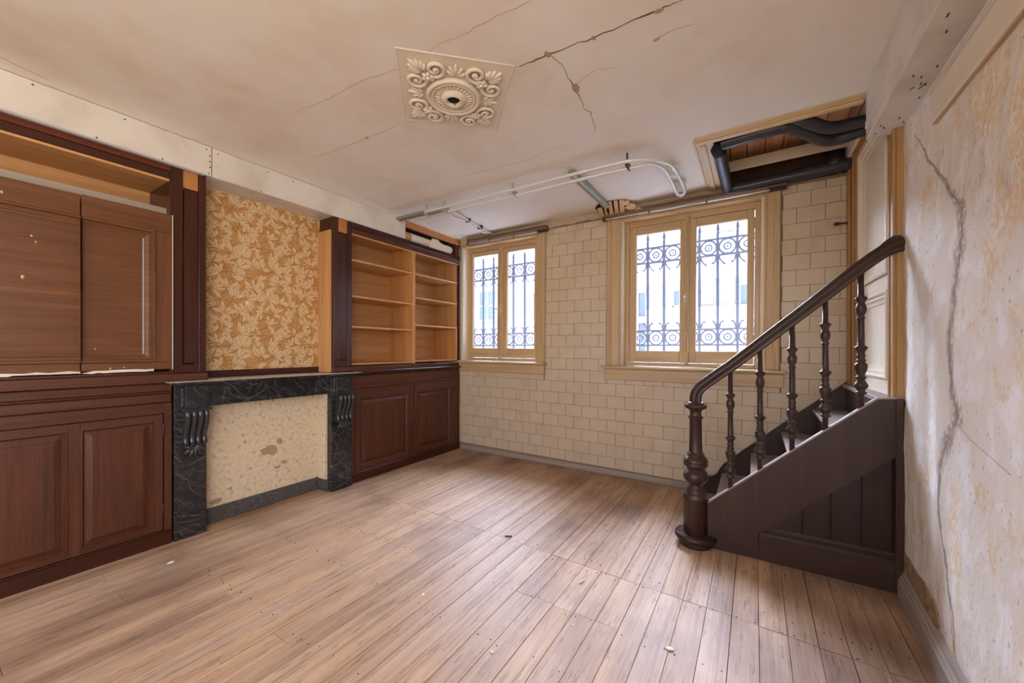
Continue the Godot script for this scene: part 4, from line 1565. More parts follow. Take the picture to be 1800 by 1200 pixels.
# ------------------------------------------------------------------ fireplace
func build_mantel():
	var o := thing("mantelpiece", "black marble mantelpiece with white veins and carved corbels", "fireplace", P(-3.4, 0, 1.62))
	var b := mb()
	b.rb(-3.55, -3.197, 1.070, 1.089, 0.905, 2.355, 0.005, 2)
	part("shelf", b, M.marble, o)
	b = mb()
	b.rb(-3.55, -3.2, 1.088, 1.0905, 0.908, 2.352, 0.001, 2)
	part("shelf_top", b, M.pale_sheen_top, o, "dusty pale top of the shelf, window sheen painted in")
	b = mb()
	b.rb(-3.55, -3.225, 1.058, 1.071, 0.95, 2.325, 0.005, 2)
	part("shelf_moulding", b, M.marble, o)
	b = mb()
	b.rb(-3.40, -3.282, 0.907, 1.058, 1.135, 2.12, 0.002, 2)
	part("frieze", b, M.marble, o)
	for k in 2:
		var d0: float = [0.964, 2.075][k]
		var d1: float = [1.146, 2.292][k]
		var X: float = [-3.325, -3.280][k]
		b = mb()
		b.rb(-3.44, X, 0.15, 1.058, d0, d1, 0.003)
		part("leg", b, M.marble, o)
		b = mb()
		b.rb(-3.44, X + 0.002, 0.0, 0.15, d0 - 0.001, d1 + 0.001, 0.003)
		part("leg_base", b, M.marble, o)
		var bd0: float = [1.006, 2.118][k]
		var bd1: float = [1.142, 2.272][k]
		var BX := -3.262
		b = mb()
		b.rb(-3.34, BX, 0.90, 1.058, bd0, bd1, 0.003)
		b.rb(-3.33, BX - 0.012, 0.915, 1.05, bd0 - 0.018, bd0 + 0.004, 0.006)
		part("block", b, M.marble, o)
		# corbel: cap, four fluted reeds, shell
		b = mb()
		b.rb(-3.33, BX + 0.022, 0.884, 0.902, bd0 - 0.02, bd1 + 0.012, 0.005, 2)
		var cp := part("corbel", b, M.marble_carved, o, "carved black corbel with reeds over a shell")
		b = mb()
		var prof := PackedVector2Array([Vector2(-0.01, 0.884), Vector2(0.062, 0.884), Vector2(0.066, 0.85), Vector2(0.055, 0.79), Vector2(0.03, 0.735), Vector2(0.018, 0.70), Vector2(0.024, 0.66), Vector2(0.022, 0.645), Vector2(-0.01, 0.645)])
		b.prism(prof, Vector3(X, 0, 0), Vector3.RIGHT, Vector3.UP, Vector3.FORWARD, bd0 + 0.0, bd1 - 0.004)
		sub("corbel_body", b, M.marble_carved, cp)
		for i in 4:
			b = mb()
			var dd := lerpf(bd0 + 0.012, bd1 - 0.018, i / 3.0)
			var pts := []
			for q in [[0.062, 0.884], [0.07, 0.86], [0.068, 0.83], [0.056, 0.79], [0.038, 0.755], [0.025, 0.725], [0.022, 0.70], [0.028, 0.67], [0.034, 0.652], [0.026, 0.642]]:
				pts.append(Vector3(X + q[0], q[1], -dd))
			b.tube(pts, 0.0165, 10, false, [0.9, 1.05, 1.08, 1.05, 1, 0.95, 0.95, 1.0, 1.0, 0.5])
			sub("reed", b, M.marble_carved, cp)
		b = mb()
		var c := Vector3(X + 0.004, 0.645, -(bd0 + bd1) / 2)
		for i in 7:
			var a := (i - 3) * 0.42
			var L := 0.1 if absi(i - 3) < 3 else 0.075
			var pts := []
			for t in 6:
				var f := t / 5.0
				pts.append(c + Vector3(0.012 * sin(f * PI) + 0.006, -L * f * cos(a) + 0.006 * f * f, L * f * sin(a) * 0.85))
			b.tube(pts, 0.0135, 8, false, [0.5, 0.75, 0.95, 1.1, 1.15, 0.3])
		sub("shell", b, M.marble_carved, cp)
	# inner slips and the marble skirting across the blocked hearth
	b = mb()
	b.rb(-3.468, -3.452, 0.0, 0.115, 1.12, 2.06, 0.002, 2)
	part("hearth_skirting", b, M.marble_grey, o, "grey veined marble strip at the foot of the infill")
	b = mb()
	b.rb(-3.452, -3.33, 0.0, 0.112, 2.052, 2.08, 0.002, 2)
	part("return_skirting", b, M.marble_grey, o)
	# plaster infill
	var f := thing("fireplace_infill", "flaking cream plaster panel blocking the hearth under the marble mantel", "panel", P(-3.47, 0, 1.6))
	b = mb()
	b.rb(-3.54, -3.468, 0.0, 1.058, 0.97, 2.15, 0.0, 2)
	part("plaster_face", b, M.infill_plaster, f)
	b = mb()
	b.rb(-3.468, -3.34, 0.11, 0.92, 2.055, 2.085, 0.001)
	part("plaster_return", b, M.infill_plaster, f)
	for q in [[1.63, 0.46, 0.07, 0.05], [1.72, 0.52, 0.03, 0.03], [1.25, 0.15, 0.05, 0.025], [1.7, 0.3, 0.03, 0.012], [1.75, 0.33, 0.025, 0.02], [1.35, 0.22, 0.02, 0.014]]:
		var pg := PackedVector2Array()
		for i in 11:
			var a := TAU * i / 11
			var rr := rng.randf_range(0.55, 1.2)
			pg.append(Vector2(q[0] + cos(a) * q[2] * rr, q[1] + sin(a) * q[3] * rr))
		b = mb()
		b.prism(pg, P(-3.468, 0, 0), Vector3.FORWARD, Vector3.UP, Vector3.RIGHT, 0.0, 0.0012)
		part("bare_patch", b, M.crack_soft, f)
	# wooden strip between mantel and wallpaper
	var s := thing("mantel_strip", "dark wooden strip between the marble shelf and the wallpaper", "trim", P(-3.55, 1.09, 1.6))
	b = mb()
	b.rb(-3.57, -3.535, 1.09, 1.146, 1.15, 2.124, 0.003, 2)
	part("strip_board", b, M.mahogany_dark, s)

func sub(called: String, b: MB, m: Material, parent: Node3D):
	var o := MeshInstance3D.new()
	o.name = called
	o.mesh = b.mesh()
	o.material_override = m
	parent.add_child(o, true)
	return o

func build_bookcase():
	var XF := -3.318
	# base cabinet
	var o := thing("base_cabinet", "dark mahogany two-door base cabinet under the open bookcase", "cabinet", P(XF, 0, 3.1))
	var b := mb()
	b.rb(LEFT, XF - 0.02, 0.0, 1.08, 2.296, 3.915, 0.0)
	part("body", b, M.mahogany_dark, o)
	b = mb()
	b.rb(XF - 0.02, XF + 0.004, 0.0, 0.088, 2.294, 3.92, 0.003, 2)
	b.rb(XF - 0.02, XF + 0.01, 0.086, 0.096, 2.294, 3.91, 0.004, 2)
	part("plinth", b, M.mahogany_dark, o)
	b = mb()
	b.rb(XF - 0.02, XF, 0.096, 0.95, 2.294, 2.345, 0.002)
	b.rb(XF - 0.02, XF, 0.096, 0.95, 3.835, 3.92, 0.002)
	b.rb(XF - 0.02, XF - 0.004, 0.096, 0.95, 3.112, 3.142, 0.002)
	b.rb(XF - 0.02, XF, 0.926, 0.952, 2.345, 3.835, 0.002, 2)
	b.rb(XF - 0.02, XF + 0.008, 0.952, 0.972, 2.296, 3.92, 0.006, 2)
	b.rb(XF - 0.02, XF + 0.001, 0.972, 1.052, 2.296, 3.922, 0.002, 2)
	part("face_frame", b, M.mahogany, o)
	for dr in [[2.35, 3.11, 2.408, 3.022], [3.144, 3.832, 3.168, 3.728]]:
		b = mb()
		b.rb(XF - 0.018, XF + 0.002, 0.1, 0.922, dr[0], dr[2], 0.002)
		b.rb(XF - 0.018, XF + 0.002, 0.1, 0.922, dr[3], dr[1], 0.002)
		b.rb(XF - 0.018, XF + 0.0018, 0.1, 0.15, dr[2], dr[3], 0.001, 2)
		b.rb(XF - 0.018, XF + 0.0018, 0.82, 0.922, dr[2], dr[3], 0.001, 2)
		var dp := part("door", b, M.mahogany, o)
		b = mb()
		raised(b, XF, dr[2], dr[3], 0.15, 0.82)
		sub("panel", b, M.mahogany, dp)
		for y in [0.17, 0.76]:
			b = mb()
			b.lathe(P(XF + 0.004, y, 2.3475 if dr[0] < 3 else 3.834), [[0.0, 0], [0.005, 0.003], [0.005, 0.075], [0.0, 0.078]], 8)
			part("hinge", b, M.dark_iron, o)
	b = mb()
	b.rb(LEFT, XF + 0.045, 1.078, 1.10, 2.29, 3.945, 0.006, 2)
	b.rb(LEFT, XF + 0.022, 1.056, 1.08, 2.296, 3.93, 0.008, 2)
	part("ledge", b, M.mahogany_dark, o)
	# bookcase
	XF = -3.325
	o = thing("bookcase", "open built-in pine bookcase in a dark frame between fireplace and window", "bookcase", P(XF, 1.1, 3.0))
	b = mb()
	b.rb(XF - 0.03, XF + 0.003, 1.10, 1.146, 2.126, 3.92, 0.003, 2)
	part("bottom_rail", b, M.mahogany, o)
	pilaster(o, XF, 2.126, 2.32, M.mahogany_dark, 1.145)
	b = mb()
	b.rb(-3.55, XF - 0.028, 1.095, 2.435, 2.108, 2.126, 0.0015)
	part("side_panel", b, M.pine, o, "plain orange pine side panel facing the room")
	b = mb()
	b.rb(-3.6, XF - 0.03, 1.1, 2.556, 2.127, 2.14, 0.0)
	part("frame_side", b, M.mahogany_dark, o)
	b = mb()
	b.rb(LEFT, LEFT + 0.015, 1.10, 2.50, 2.14, 3.93, 0.0, 2)
	part("back_board", b, M.pine, o)
	b = mb()
	b.rb(LEFT, XF - 0.02, 2.485, 2.497, 2.14, 3.93, 0.001, 2)
	part("top_board", b, M.pine, o)
	b = mb()
	b.rb(LEFT, XF - 0.03, 1.145, 2.5, 2.305, 2.322, 0.001)
	part("upright", b, M.pine, o)
	b = mb()
	b.rb(LEFT, XF - 0.008, 1.15, 2.49, 3.118, 3.14, 0.002)
	b.rb(LEFT, XF - 0.012, 1.15, 2.49, 3.142, 3.163, 0.002)
	part("upright", b, M.pine_pale, o)
	b = mb()
	b.rb(LEFT, XF - 0.03, 1.145, 2.5, 3.905, 3.92, 0.001)
	part("upright", b, M.pine, o)
	b = mb()
	b.rb(LEFT, XF - 0.012, 1.178, 1.585, 3.884, 3.904, 0.002)
	part("liner_board", b, M.pine_pale, o)
	for s in [[1.157, 2.325, 3.117], [1.526, 2.323, 3.117], [1.826, 2.323, 3.117], [2.184, 2.323, 3.117]]:
		b = mb()
		b.rb(LEFT, XF - 0.012, s[0], s[0] + 0.019, s[1], s[2], 0.002, 2)
		part("shelf", b, M.pine_pale if s[0] < 1.2 else M.pine, o)
	for s in [[1.168, 3.164, 3.904], [1.589, 3.164, 3.904], [1.908, 3.164, 3.904], [2.186, 3.164, 3.904]]:
		b = mb()
		b.rb(LEFT, XF - 0.012, s[0], s[0] + 0.019, s[1], s[2], 0.002, 2)
		part("shelf", b, M.pine_pale if s[0] < 1.2 else M.pine, o)
	b = mb()
	b.rb(XF - 0.025, XF - 0.004, 2.436, 2.448, 2.32, 3.92, 0.001, 2)
	part("pine_edge", b, M.pine, o)
	b = mb()
	b.rb(XF - 0.03, XF + 0.0, 2.448, 2.50, 2.32, 3.935, 0.002, 2)
	part("front_rail", b, M.mahogany_light, o)
	b = mb()
	b.rb(XF - 0.03, XF + 0.014, 2.50, 2.512, 2.32, 3.945, 0.004, 2)
	b.rb(XF - 0.03, XF + 0.006, 2.512, 2.553, 2.32, 3.94, 0.003, 2)
	part("dark_rail", b, M.mahogany_dark, o)
	b = mb()
	b.rb(XF - 0.03, XF + 0.002, 1.145, 2.45, 3.918, 3.942, 0.002)
	part("end_stile", b, M.mahogany_dark, o)
	# raw frame over the bookcase
	b = mb()
	b.rb(XF - 0.03, XF + 0.0, 2.705, CEIL - 0.002, 2.99, 3.93, 0.002, 2)
	b.rb(XF - 0.012, XF + 0.006, 2.7, 2.715, 2.99, 3.93, 0.003, 2)
	part("head_board", b, M.pine_raw, o)
	b = mb()
	b.rb(XF - 0.16, XF - 0.0, 2.553, 2.705, 3.86, 3.925, 0.002)
	part("end_post", b, M.mahogany_light, o)
	b = mb()
	b.rb(XF - 0.22, XF - 0.2, 2.553, 2.76, 2.9, 3.93, 0.0)
	part("gap_back", b, M.mahogany_dark, o)
	# pipe and plaster left in the gap
	var p := thing("lagged_pipe", "white lagged pipe lying in the open gap above the bookcase", "pipe", P(-3.41, 2.615, 3.3))
	b = mb()
	b.lathe(P(-3.405, 2.618, 3.11), [[0.0, 0.0], [0.053, 0.0], [0.055, 0.02], [0.054, 0.45], [0.052, 0.72], [0.0, 0.72]], 20, Basis(Vector3.RIGHT, -PI / 2))
	part("jacket", b, M.paper_roll, p)
	b = mb()
	b.lathe(P(-3.405, 2.616, 2.98), [[0.0, 0.0], [0.05, 0.0], [0.056, 0.03], [0.06, 0.1], [0.054, 0.14], [0.0, 0.14]], 14, Basis(Vector3.RIGHT, -PI / 2))
	part("lagging", b, M.insulation, p, "brown crumbling end of the lagging")
	var q := thing("plaster_lump", "torn lump of cream plaster resting against the lagged pipe", "plaster", P(-3.345, 2.56, 3.6))
	b = mb()
	var pg := PackedVector2Array([Vector2(3.40, 2.558), Vector2(3.39, 2.60), Vector2(3.415, 2.64), Vector2(3.46, 2.685), Vector2(3.49, 2.672), Vector2(3.53, 2.69), Vector2(3.58, 2.66), Vector2(3.64, 2.645), Vector2(3.72, 2.65), Vector2(3.79, 2.64), Vector2(3.80, 2.60), Vector2(3.78, 2.558)])
	b.prism(pg, P(-3.36, 0, 0), Vector3.FORWARD, Vector3.UP, Vector3.RIGHT, 0.0, 0.02)
	part("torn_sheet", b, M.plaster_relief, q)

# ------------------------------------------------------------------ stairs
func build_stairs():
	var o := thing("staircase", "short dark brown staircase with turned balusters rising to the cream door", "staircase", P(0.1, 0, 3.3))
	var D := 2.83
	var b: MB
	# steps
	var fx := [-0.245, -0.025, 0.188, 0.392, 0.582]
	for k in 5:
		var y := 0.208 * (k + 1)
		var x1: float = fx[k + 1] + 0.03 if k < 4 else 0.70
		b = mb()
		b.rb(fx[k] - 0.0, x1, y - 0.03, y, D + 0.03, 3.905, 0.006, 2)
		part("tread", b, M.tread, o)
		b = mb()
		b.rb(fx[k] + 0.022, fx[k] + 0.04, y - 0.208, y - 0.03, D + 0.03, 3.905, 0.001, 2)
		part("riser", b, M.stair_wood, o)
	# outer string with its panelled spandrel
	b = mb()
	var top := PackedVector2Array([Vector2(-0.262, 0.0), Vector2(-0.262, 0.292), Vector2(0.568, 1.036), Vector2(0.668, 1.044), Vector2(0.668, 0.75), Vector2(0.645, 0.732), Vector2(0.04, 0.178), Vector2(0.02, 0.16), Vector2(0.02, 0.0)])
	b.prism(top, P(0, 0, D + 0.036), Vector3.RIGHT, Vector3.UP, Vector3.BACK, 0.0, 0.036)
	part("outer_string", b, M.stair_wood, o)
	b = mb()
	var cap := []
	for q in [[-0.262, 0.292], [0.568, 1.036], [0.668, 1.044]]:
		cap.append(P(q[0], q[1] + 0.002, D + 0.018))
	b.sweep(cap, [Vector2(-0.019, -0.004), Vector2(0.019, -0.004), Vector2(0.019, 0.002), Vector2(0.016, 0.004), Vector2(-0.016, 0.004), Vector2(-0.019, 0.002)], Vector3.UP, false, -1)
	part("string_cap", b, M.tread, o, "worn pale top edge of the string")
	b = mb()
	b.rb(0.0215, 0.668, 0.0, 0.158, D - 0.001, D + 0.034, 0.003, 0)
	part("base_rail", b, M.stair_wood, o)
	b = mb()
	b.g = 0
	b.prism(PackedVector2Array([Vector2(0.0, 0.158), Vector2(0.028, 0.158), Vector2(0.026, 0.17), Vector2(0.018, 0.178), Vector2(0.018, 0.19), Vector2(0.008, 0.205), Vector2(0.0, 0.205)]), P(0.03, 0, D + 0.03), Vector3.BACK, Vector3.UP, Vector3.RIGHT, 0.0, 0.61)
	part("base_moulding", b, M.stair_dark, o)
	var gx := [0.05, 0.242, 0.374, 0.507, 0.634]
	for k in 4:
		var a: float = gx[k] + 0.004
		var c: float = gx[k + 1] - 0.004
		var pg := PackedVector2Array([Vector2(a, 0.18), Vector2(c, 0.18), Vector2(c, 0.185 + (c - 0.036) * 0.905), Vector2(a, 0.185 + (a - 0.036) * 0.905)])
		b = mb()
		b.prism(pg, P(0, 0, D + 0.03), Vector3.RIGHT, Vector3.UP, Vector3.BACK, 0.0, 0.006)
		part("spandrel_board", b, M.stair_dark, o)
		if k < 3:
			b = mb()
			b.lathe(P(gx[k + 1], 0.185, D + 0.026), [[0.0025, 0.0], [0.0025, (gx[k + 1] - 0.036) * 0.905 - 0.005]], 8)
			part("bead", b, M.stair_dark, o)
	b = mb()
	b.prism(PackedVector2Array([Vector2(0.03, 0.17), Vector2(0.668, 0.17), Vector2(0.668, 0.8), Vector2(0.64, 0.8), Vector2(0.03, 0.25)]), P(0, 0, D + 0.037), Vector3.RIGHT, Vector3.UP, Vector3.BACK, 0.0, 0.006)
	part("backing_board", b, M.black_gap, o)
	b = mb()
	b.rb(0.638, 0.670, 0.0, 1.042, D - 0.012, D + 0.034, 0.004)
	part("end_post", b, M.stair_wood, o)
	# wall string
	b = mb()
	var ws := PackedVector2Array([Vector2(-0.40, 0.0), Vector2(-0.40, 0.125), Vector2(-0.36, 0.145), Vector2(-0.32, 0.155), Vector2(-0.285, 0.18), Vector2(-0.262, 0.225), Vector2(-0.24, 0.265), Vector2(-0.21, 0.3), Vector2(0.293, 0.77), Vector2(0.62, 1.06), Vector2(0.655, 1.06), Vector2(0.655, 0.0)])
	b.prism(ws, P(0, 0, 3.942), Vector3.RIGHT, Vector3.UP, Vector3.BACK, 0.0, 0.03)
	part("wall_string", b, M.stair_wood, o)
	b = mb()
	var cp := []
	for i in range(1, 10):
		cp.append(P(ws[i].x, ws[i].y, 3.922))
	b.sweep(cp, [Vector2(-0.022, -0.006), Vector2(0.022, -0.006), Vector2(0.022, 0.006), Vector2(-0.022, 0.006)], Vector3.UP, false, -1)
	part("wall_string_cap", b, M.stair_dark, o)
	# newel
	var nc := P(-0.335, 0, 2.845)
	b = mb()
	b.lathe(nc, [[0.0, 0.0], [0.104, 0.0], [0.106, 0.012], [0.1, 0.04]], 28)
	b.lathe(nc, [[0.1, 0.038], [0.124, 0.04], [0.129, 0.048], [0.129, 0.066], [0.122, 0.076], [0.0, 0.076]], 28)
	part("newel_foot", b, M.stair_dark, o)
	b = mb()
	b.lathe(nc, [[0.0, 0.074], [0.072, 0.075], [0.0765, 0.08], [0.0765, 0.302], [0.078, 0.306], [0.081, 0.314], [0.079, 0.322], [0.0745, 0.327], [0.0745, 0.336], [0.068, 0.343], [0.062, 0.352], [0.0605, 0.362], [0.05, 0.375], [0.042, 0.388], [0.040, 0.4], [0.046, 0.409], [0.06, 0.419], [0.071, 0.432], [0.0765, 0.448], [0.077, 0.459], [0.073, 0.476], [0.0715, 0.478], [0.066, 0.490], [0.055, 0.498], [0.05, 0.503], [0.056, 0.51], [0.066, 0.519], [0.0735, 0.531], [0.0755, 0.541], [0.071, 0.546], [0.074, 0.55], [0.076, 0.558], [0.072, 0.57], [0.069, 0.573], [0.064, 0.584], [0.054, 0.592], [0.0505, 0.598], [0.054, 0.602], [0.055, 0.607], [0.050, 0.612], [0.0445, 0.614], [0.0415, 0.622], [0.0395, 0.7], [0.0375, 0.838], [0.041, 0.842], [0.0475, 0.847], [0.0475, 0.852], [0.041, 0.857], [0.036, 0.862], [0.035, 0.885], [0.038, 0.897], [0.05, 0.906], [0.064, 0.914], [0.0695, 0.924], [0.0695, 0.932], [0.063, 0.94], [0.053, 0.944], [0.052, 0.949], [0.046, 0.953], [0.0, 0.954]], 36)
	part("newel_post", b, M.stair_wood, o)
	# balusters
	var bx := [-0.131, 0.03, 0.192, 0.348, 0.503]
	var prof := [[0.0, 0.0], [0.0141, 0.0], [0.0141, 0.085], [0.0165, 0.088], [0.026, 0.094], [0.0267, 0.099], [0.02, 0.105], [0.0175, 0.112], [0.023, 0.12], [0.0315, 0.132], [0.032, 0.14], [0.026, 0.152], [0.018, 0.166], [0.017, 0.175], [0.0245, 0.18], [0.025, 0.186], [0.018, 0.191], [0.0165, 0.2], [0.022, 0.213], [0.027, 0.232], [0.029, 0.25], [0.0275, 0.258], [0.02, 0.264], [0.0175, 0.269], [0.0195, 0.272], [0.0225, 0.277], [0.018, 0.282], [0.0165, 0.296], [0.0198, 0.303], [0.0198, 0.308], [0.0165, 0.313], [0.0165, 0.325], [0.022, 0.335], [0.0295, 0.346], [0.0297, 0.352], [0.021, 0.358], [0.0168, 0.363], [0.0145, 0.506], [0.019, 0.511], [0.0195, 0.516], [0.0148, 0.521], [0.0145, 0.53], [0.02, 0.541], [0.024, 0.556], [0.0242, 0.574], [0.02, 0.588], [0.0165, 0.594], [0.0165, 0.602], [0.022, 0.611], [0.0275, 0.621], [0.028, 0.627], [0.02, 0.634], [0.0145, 0.638], [0.013, 0.79], [0.0, 0.79]]
	var first: ArrayMesh
	for k in 5:
		if k == 0:
			b = mb()
			b.lathe(Vector3.ZERO, prof, 22)
			first = b.mesh()
		var m := part("baluster", first, M.stair_wood, o)
		m.position += P(bx[k], 0.395 + (bx[k] + 0.131) * 0.912 - 0.006, D + 0.018)
		m.rotation.y = k * 1.1
	# handrail
	var path := []
	for q in [[-0.335, 0.95], [-0.335, 0.975], [-0.333, 0.995], [-0.326, 1.018], [-0.312, 1.042], [-0.292, 1.064], [-0.262, 1.09], [-0.2, 1.142], [-0.131, 1.196], [0.0, 1.312], [0.1, 1.402], [0.27, 1.553], [0.38, 1.652], [0.5, 1.762], [0.56, 1.812], [0.6, 1.842], [0.64, 1.86], [0.682, 1.868]]:
		path.append(P(q[0], q[1], D + 0.02))
	var sec := [Vector2(-0.022, -0.034), Vector2(0.022, -0.034), Vector2(0.025, -0.024), Vector2(0.02, -0.014), Vector2(0.028, -0.006), Vector2(0.034, 0.004), Vector2(0.034, 0.014), Vector2(0.027, 0.022), Vector2(0.023, 0.024), Vector2(0.018, 0.033), Vector2(0.008, 0.038), Vector2(-0.008, 0.038), Vector2(-0.018, 0.033), Vector2(-0.023, 0.024), Vector2(-0.027, 0.022), Vector2(-0.034, 0.014), Vector2(-0.034, 0.004), Vector2(-0.028, -0.006), Vector2(-0.02, -0.014), Vector2(-0.025, -0.024)]
	b = mb()
	b.sweep(path, sec, Vector3.LEFT)
	part("handrail", b, M.stair_wood, o)
	b = mb()
	b.prism(PackedVector2Array([Vector2(0.545, 1.83), Vector2(0.596, 1.892), Vector2(0.631, 1.918), Vector2(0.664, 1.916), Vector2(0.672, 1.87), Vector2(0.62, 1.86)]), P(0, 0, D + 0.045), Vector3.RIGHT, Vector3.UP, Vector3.BACK, -0.01, 0.04)
	part("rail_bracket", b, M.stair_dark, o)

func build_door():
	# the door stands in the right wall at the head of the stairs
	var o := thing("door_1", "cream painted two-panel door at the top of the stairs", "door", P(0.65, 1.03, 3.35), "", "structure")
	var U := Vector3(-0.024, 0, -1).normalized()
	var N := Vector3(-1, 0, 0.024).normalized()
	# local frame: x along the wall into the room's depth from d = 2.85, y up, z out of the wall
	var F := Transform3D(Basis(U, Vector3.UP, N), P(0.66, 0, 2.85))
	var b := mb(F)
	# local d = D - 2.85
	b.box(0.0, 0.125, 1.03, 2.95, -0.03, 0.012, 0.004)
	b.box(0.0, 0.05, 1.03, 2.95, 0.012, 0.026, 0.006)
	b.box(0.095, 0.122, 1.03, 2.95, 0.012, 0.02, 0.005)
	part("casing", b, M.casing_tan, o)
	b = mb(F)
	b.box(0.885, 1.09, 1.03, 2.95, -0.03, 0.012, 0.004)
	b.box(1.0, 1.09, 1.03, 2.95, 0.012, 0.026, 0.006)
	b.box(0.89, 0.92, 1.03, 2.95, 0.012, 0.022, 0.005)
	part("casing", b, M.casing_tan, o)
	b = mb(F)
	b.box(0.0, 1.09, 2.76, 2.95, -0.03, 0.013, 0.004, 0)
	b.box(0.0, 1.09, 2.86, 2.95, 0.012, 0.028, 0.006, 0)
	b.box(0.1, 0.93, 2.762, 2.79, 0.012, 0.022, 0.005, 0)
	part("head_casing", b, M.casing_tan, o)
	b = mb(F)
	var z0 := -0.035
	var z1 := -0.006
	b.box(0.128, 0.196, 1.04, 2.756, z0, z1, 0.002)
	b.box(0.824, 0.882, 1.04, 2.756, z0, z1, 0.002)
	b.box(0.196, 0.824, 1.04, 1.132, z0, z1 - 0.0004, 0.002, 0)
	b.box(0.196, 0.824, 1.658, 1.752, z0, z1 - 0.0004, 0.002, 0)
	b.box(0.196, 0.824, 2.70, 2.756, z0, z1 - 0.0004, 0.002, 0)
	var leaf := part("door_leaf", b, M.door_paint, o)
	for r in [[1.132, 1.658], [1.752, 2.70]]:
		b = mb(F)
		b.g = 1
		b.loft(Vector3(0, 0, z1), Vector3.RIGHT, Vector3.UP, Vector3.BACK, 0.196, 0.824, r[0], r[1], [[0, 0], [0, 0.014], [0.01, 0.018], [0.02, 0.012], [0.024, 0.004], [0.038, 0.006], [0.05, -0.004], [0.07, -0.008], [0.072, -0.013], [0.076, -0.013]])
		sub("panel", b, M.door_paint, leaf)
	b = mb(F)
	b.box(-0.02, 1.1, 1.0, 1.034, -0.1, 0.03, 0.003, 0)
	part("threshold", b, M.stair_wood, o)
	b = mb(F)
	b.box(-0.02, 1.1, 1.0, 3.1, -0.12, -0.05, 0.0)
	part("backing", b, M.stair_wood, o)
	# little iron hook on the casing by the tiles
	var h := thing("coat_peg", "small black iron peg on the door casing by the tiles", "peg", P(0.6, 2.30, 3.88))
	b = mb()
	var c := P(0.6, 2.29, 3.89)
	b.lathe(c + Vector3(0.022, 0, 0), [[0.0, 0], [0.026, 0.0], [0.02, 0.008], [0.0, 0.01]], 12, Basis(Vector3.BACK, PI / 2))
	b.tube([c + Vector3(0.02, 0, 0), c + Vector3(-0.02, 0.0, 0.004), c + Vector3(-0.04, 0.0, 0.006)], 0.007, 8)
	b.blob(c + Vector3(-0.055, 0.0, 0.007), Basis.from_scale(Vector3(0.022, 0.014, 0.014)))
	part("peg_body", b, M.dark_iron, h)

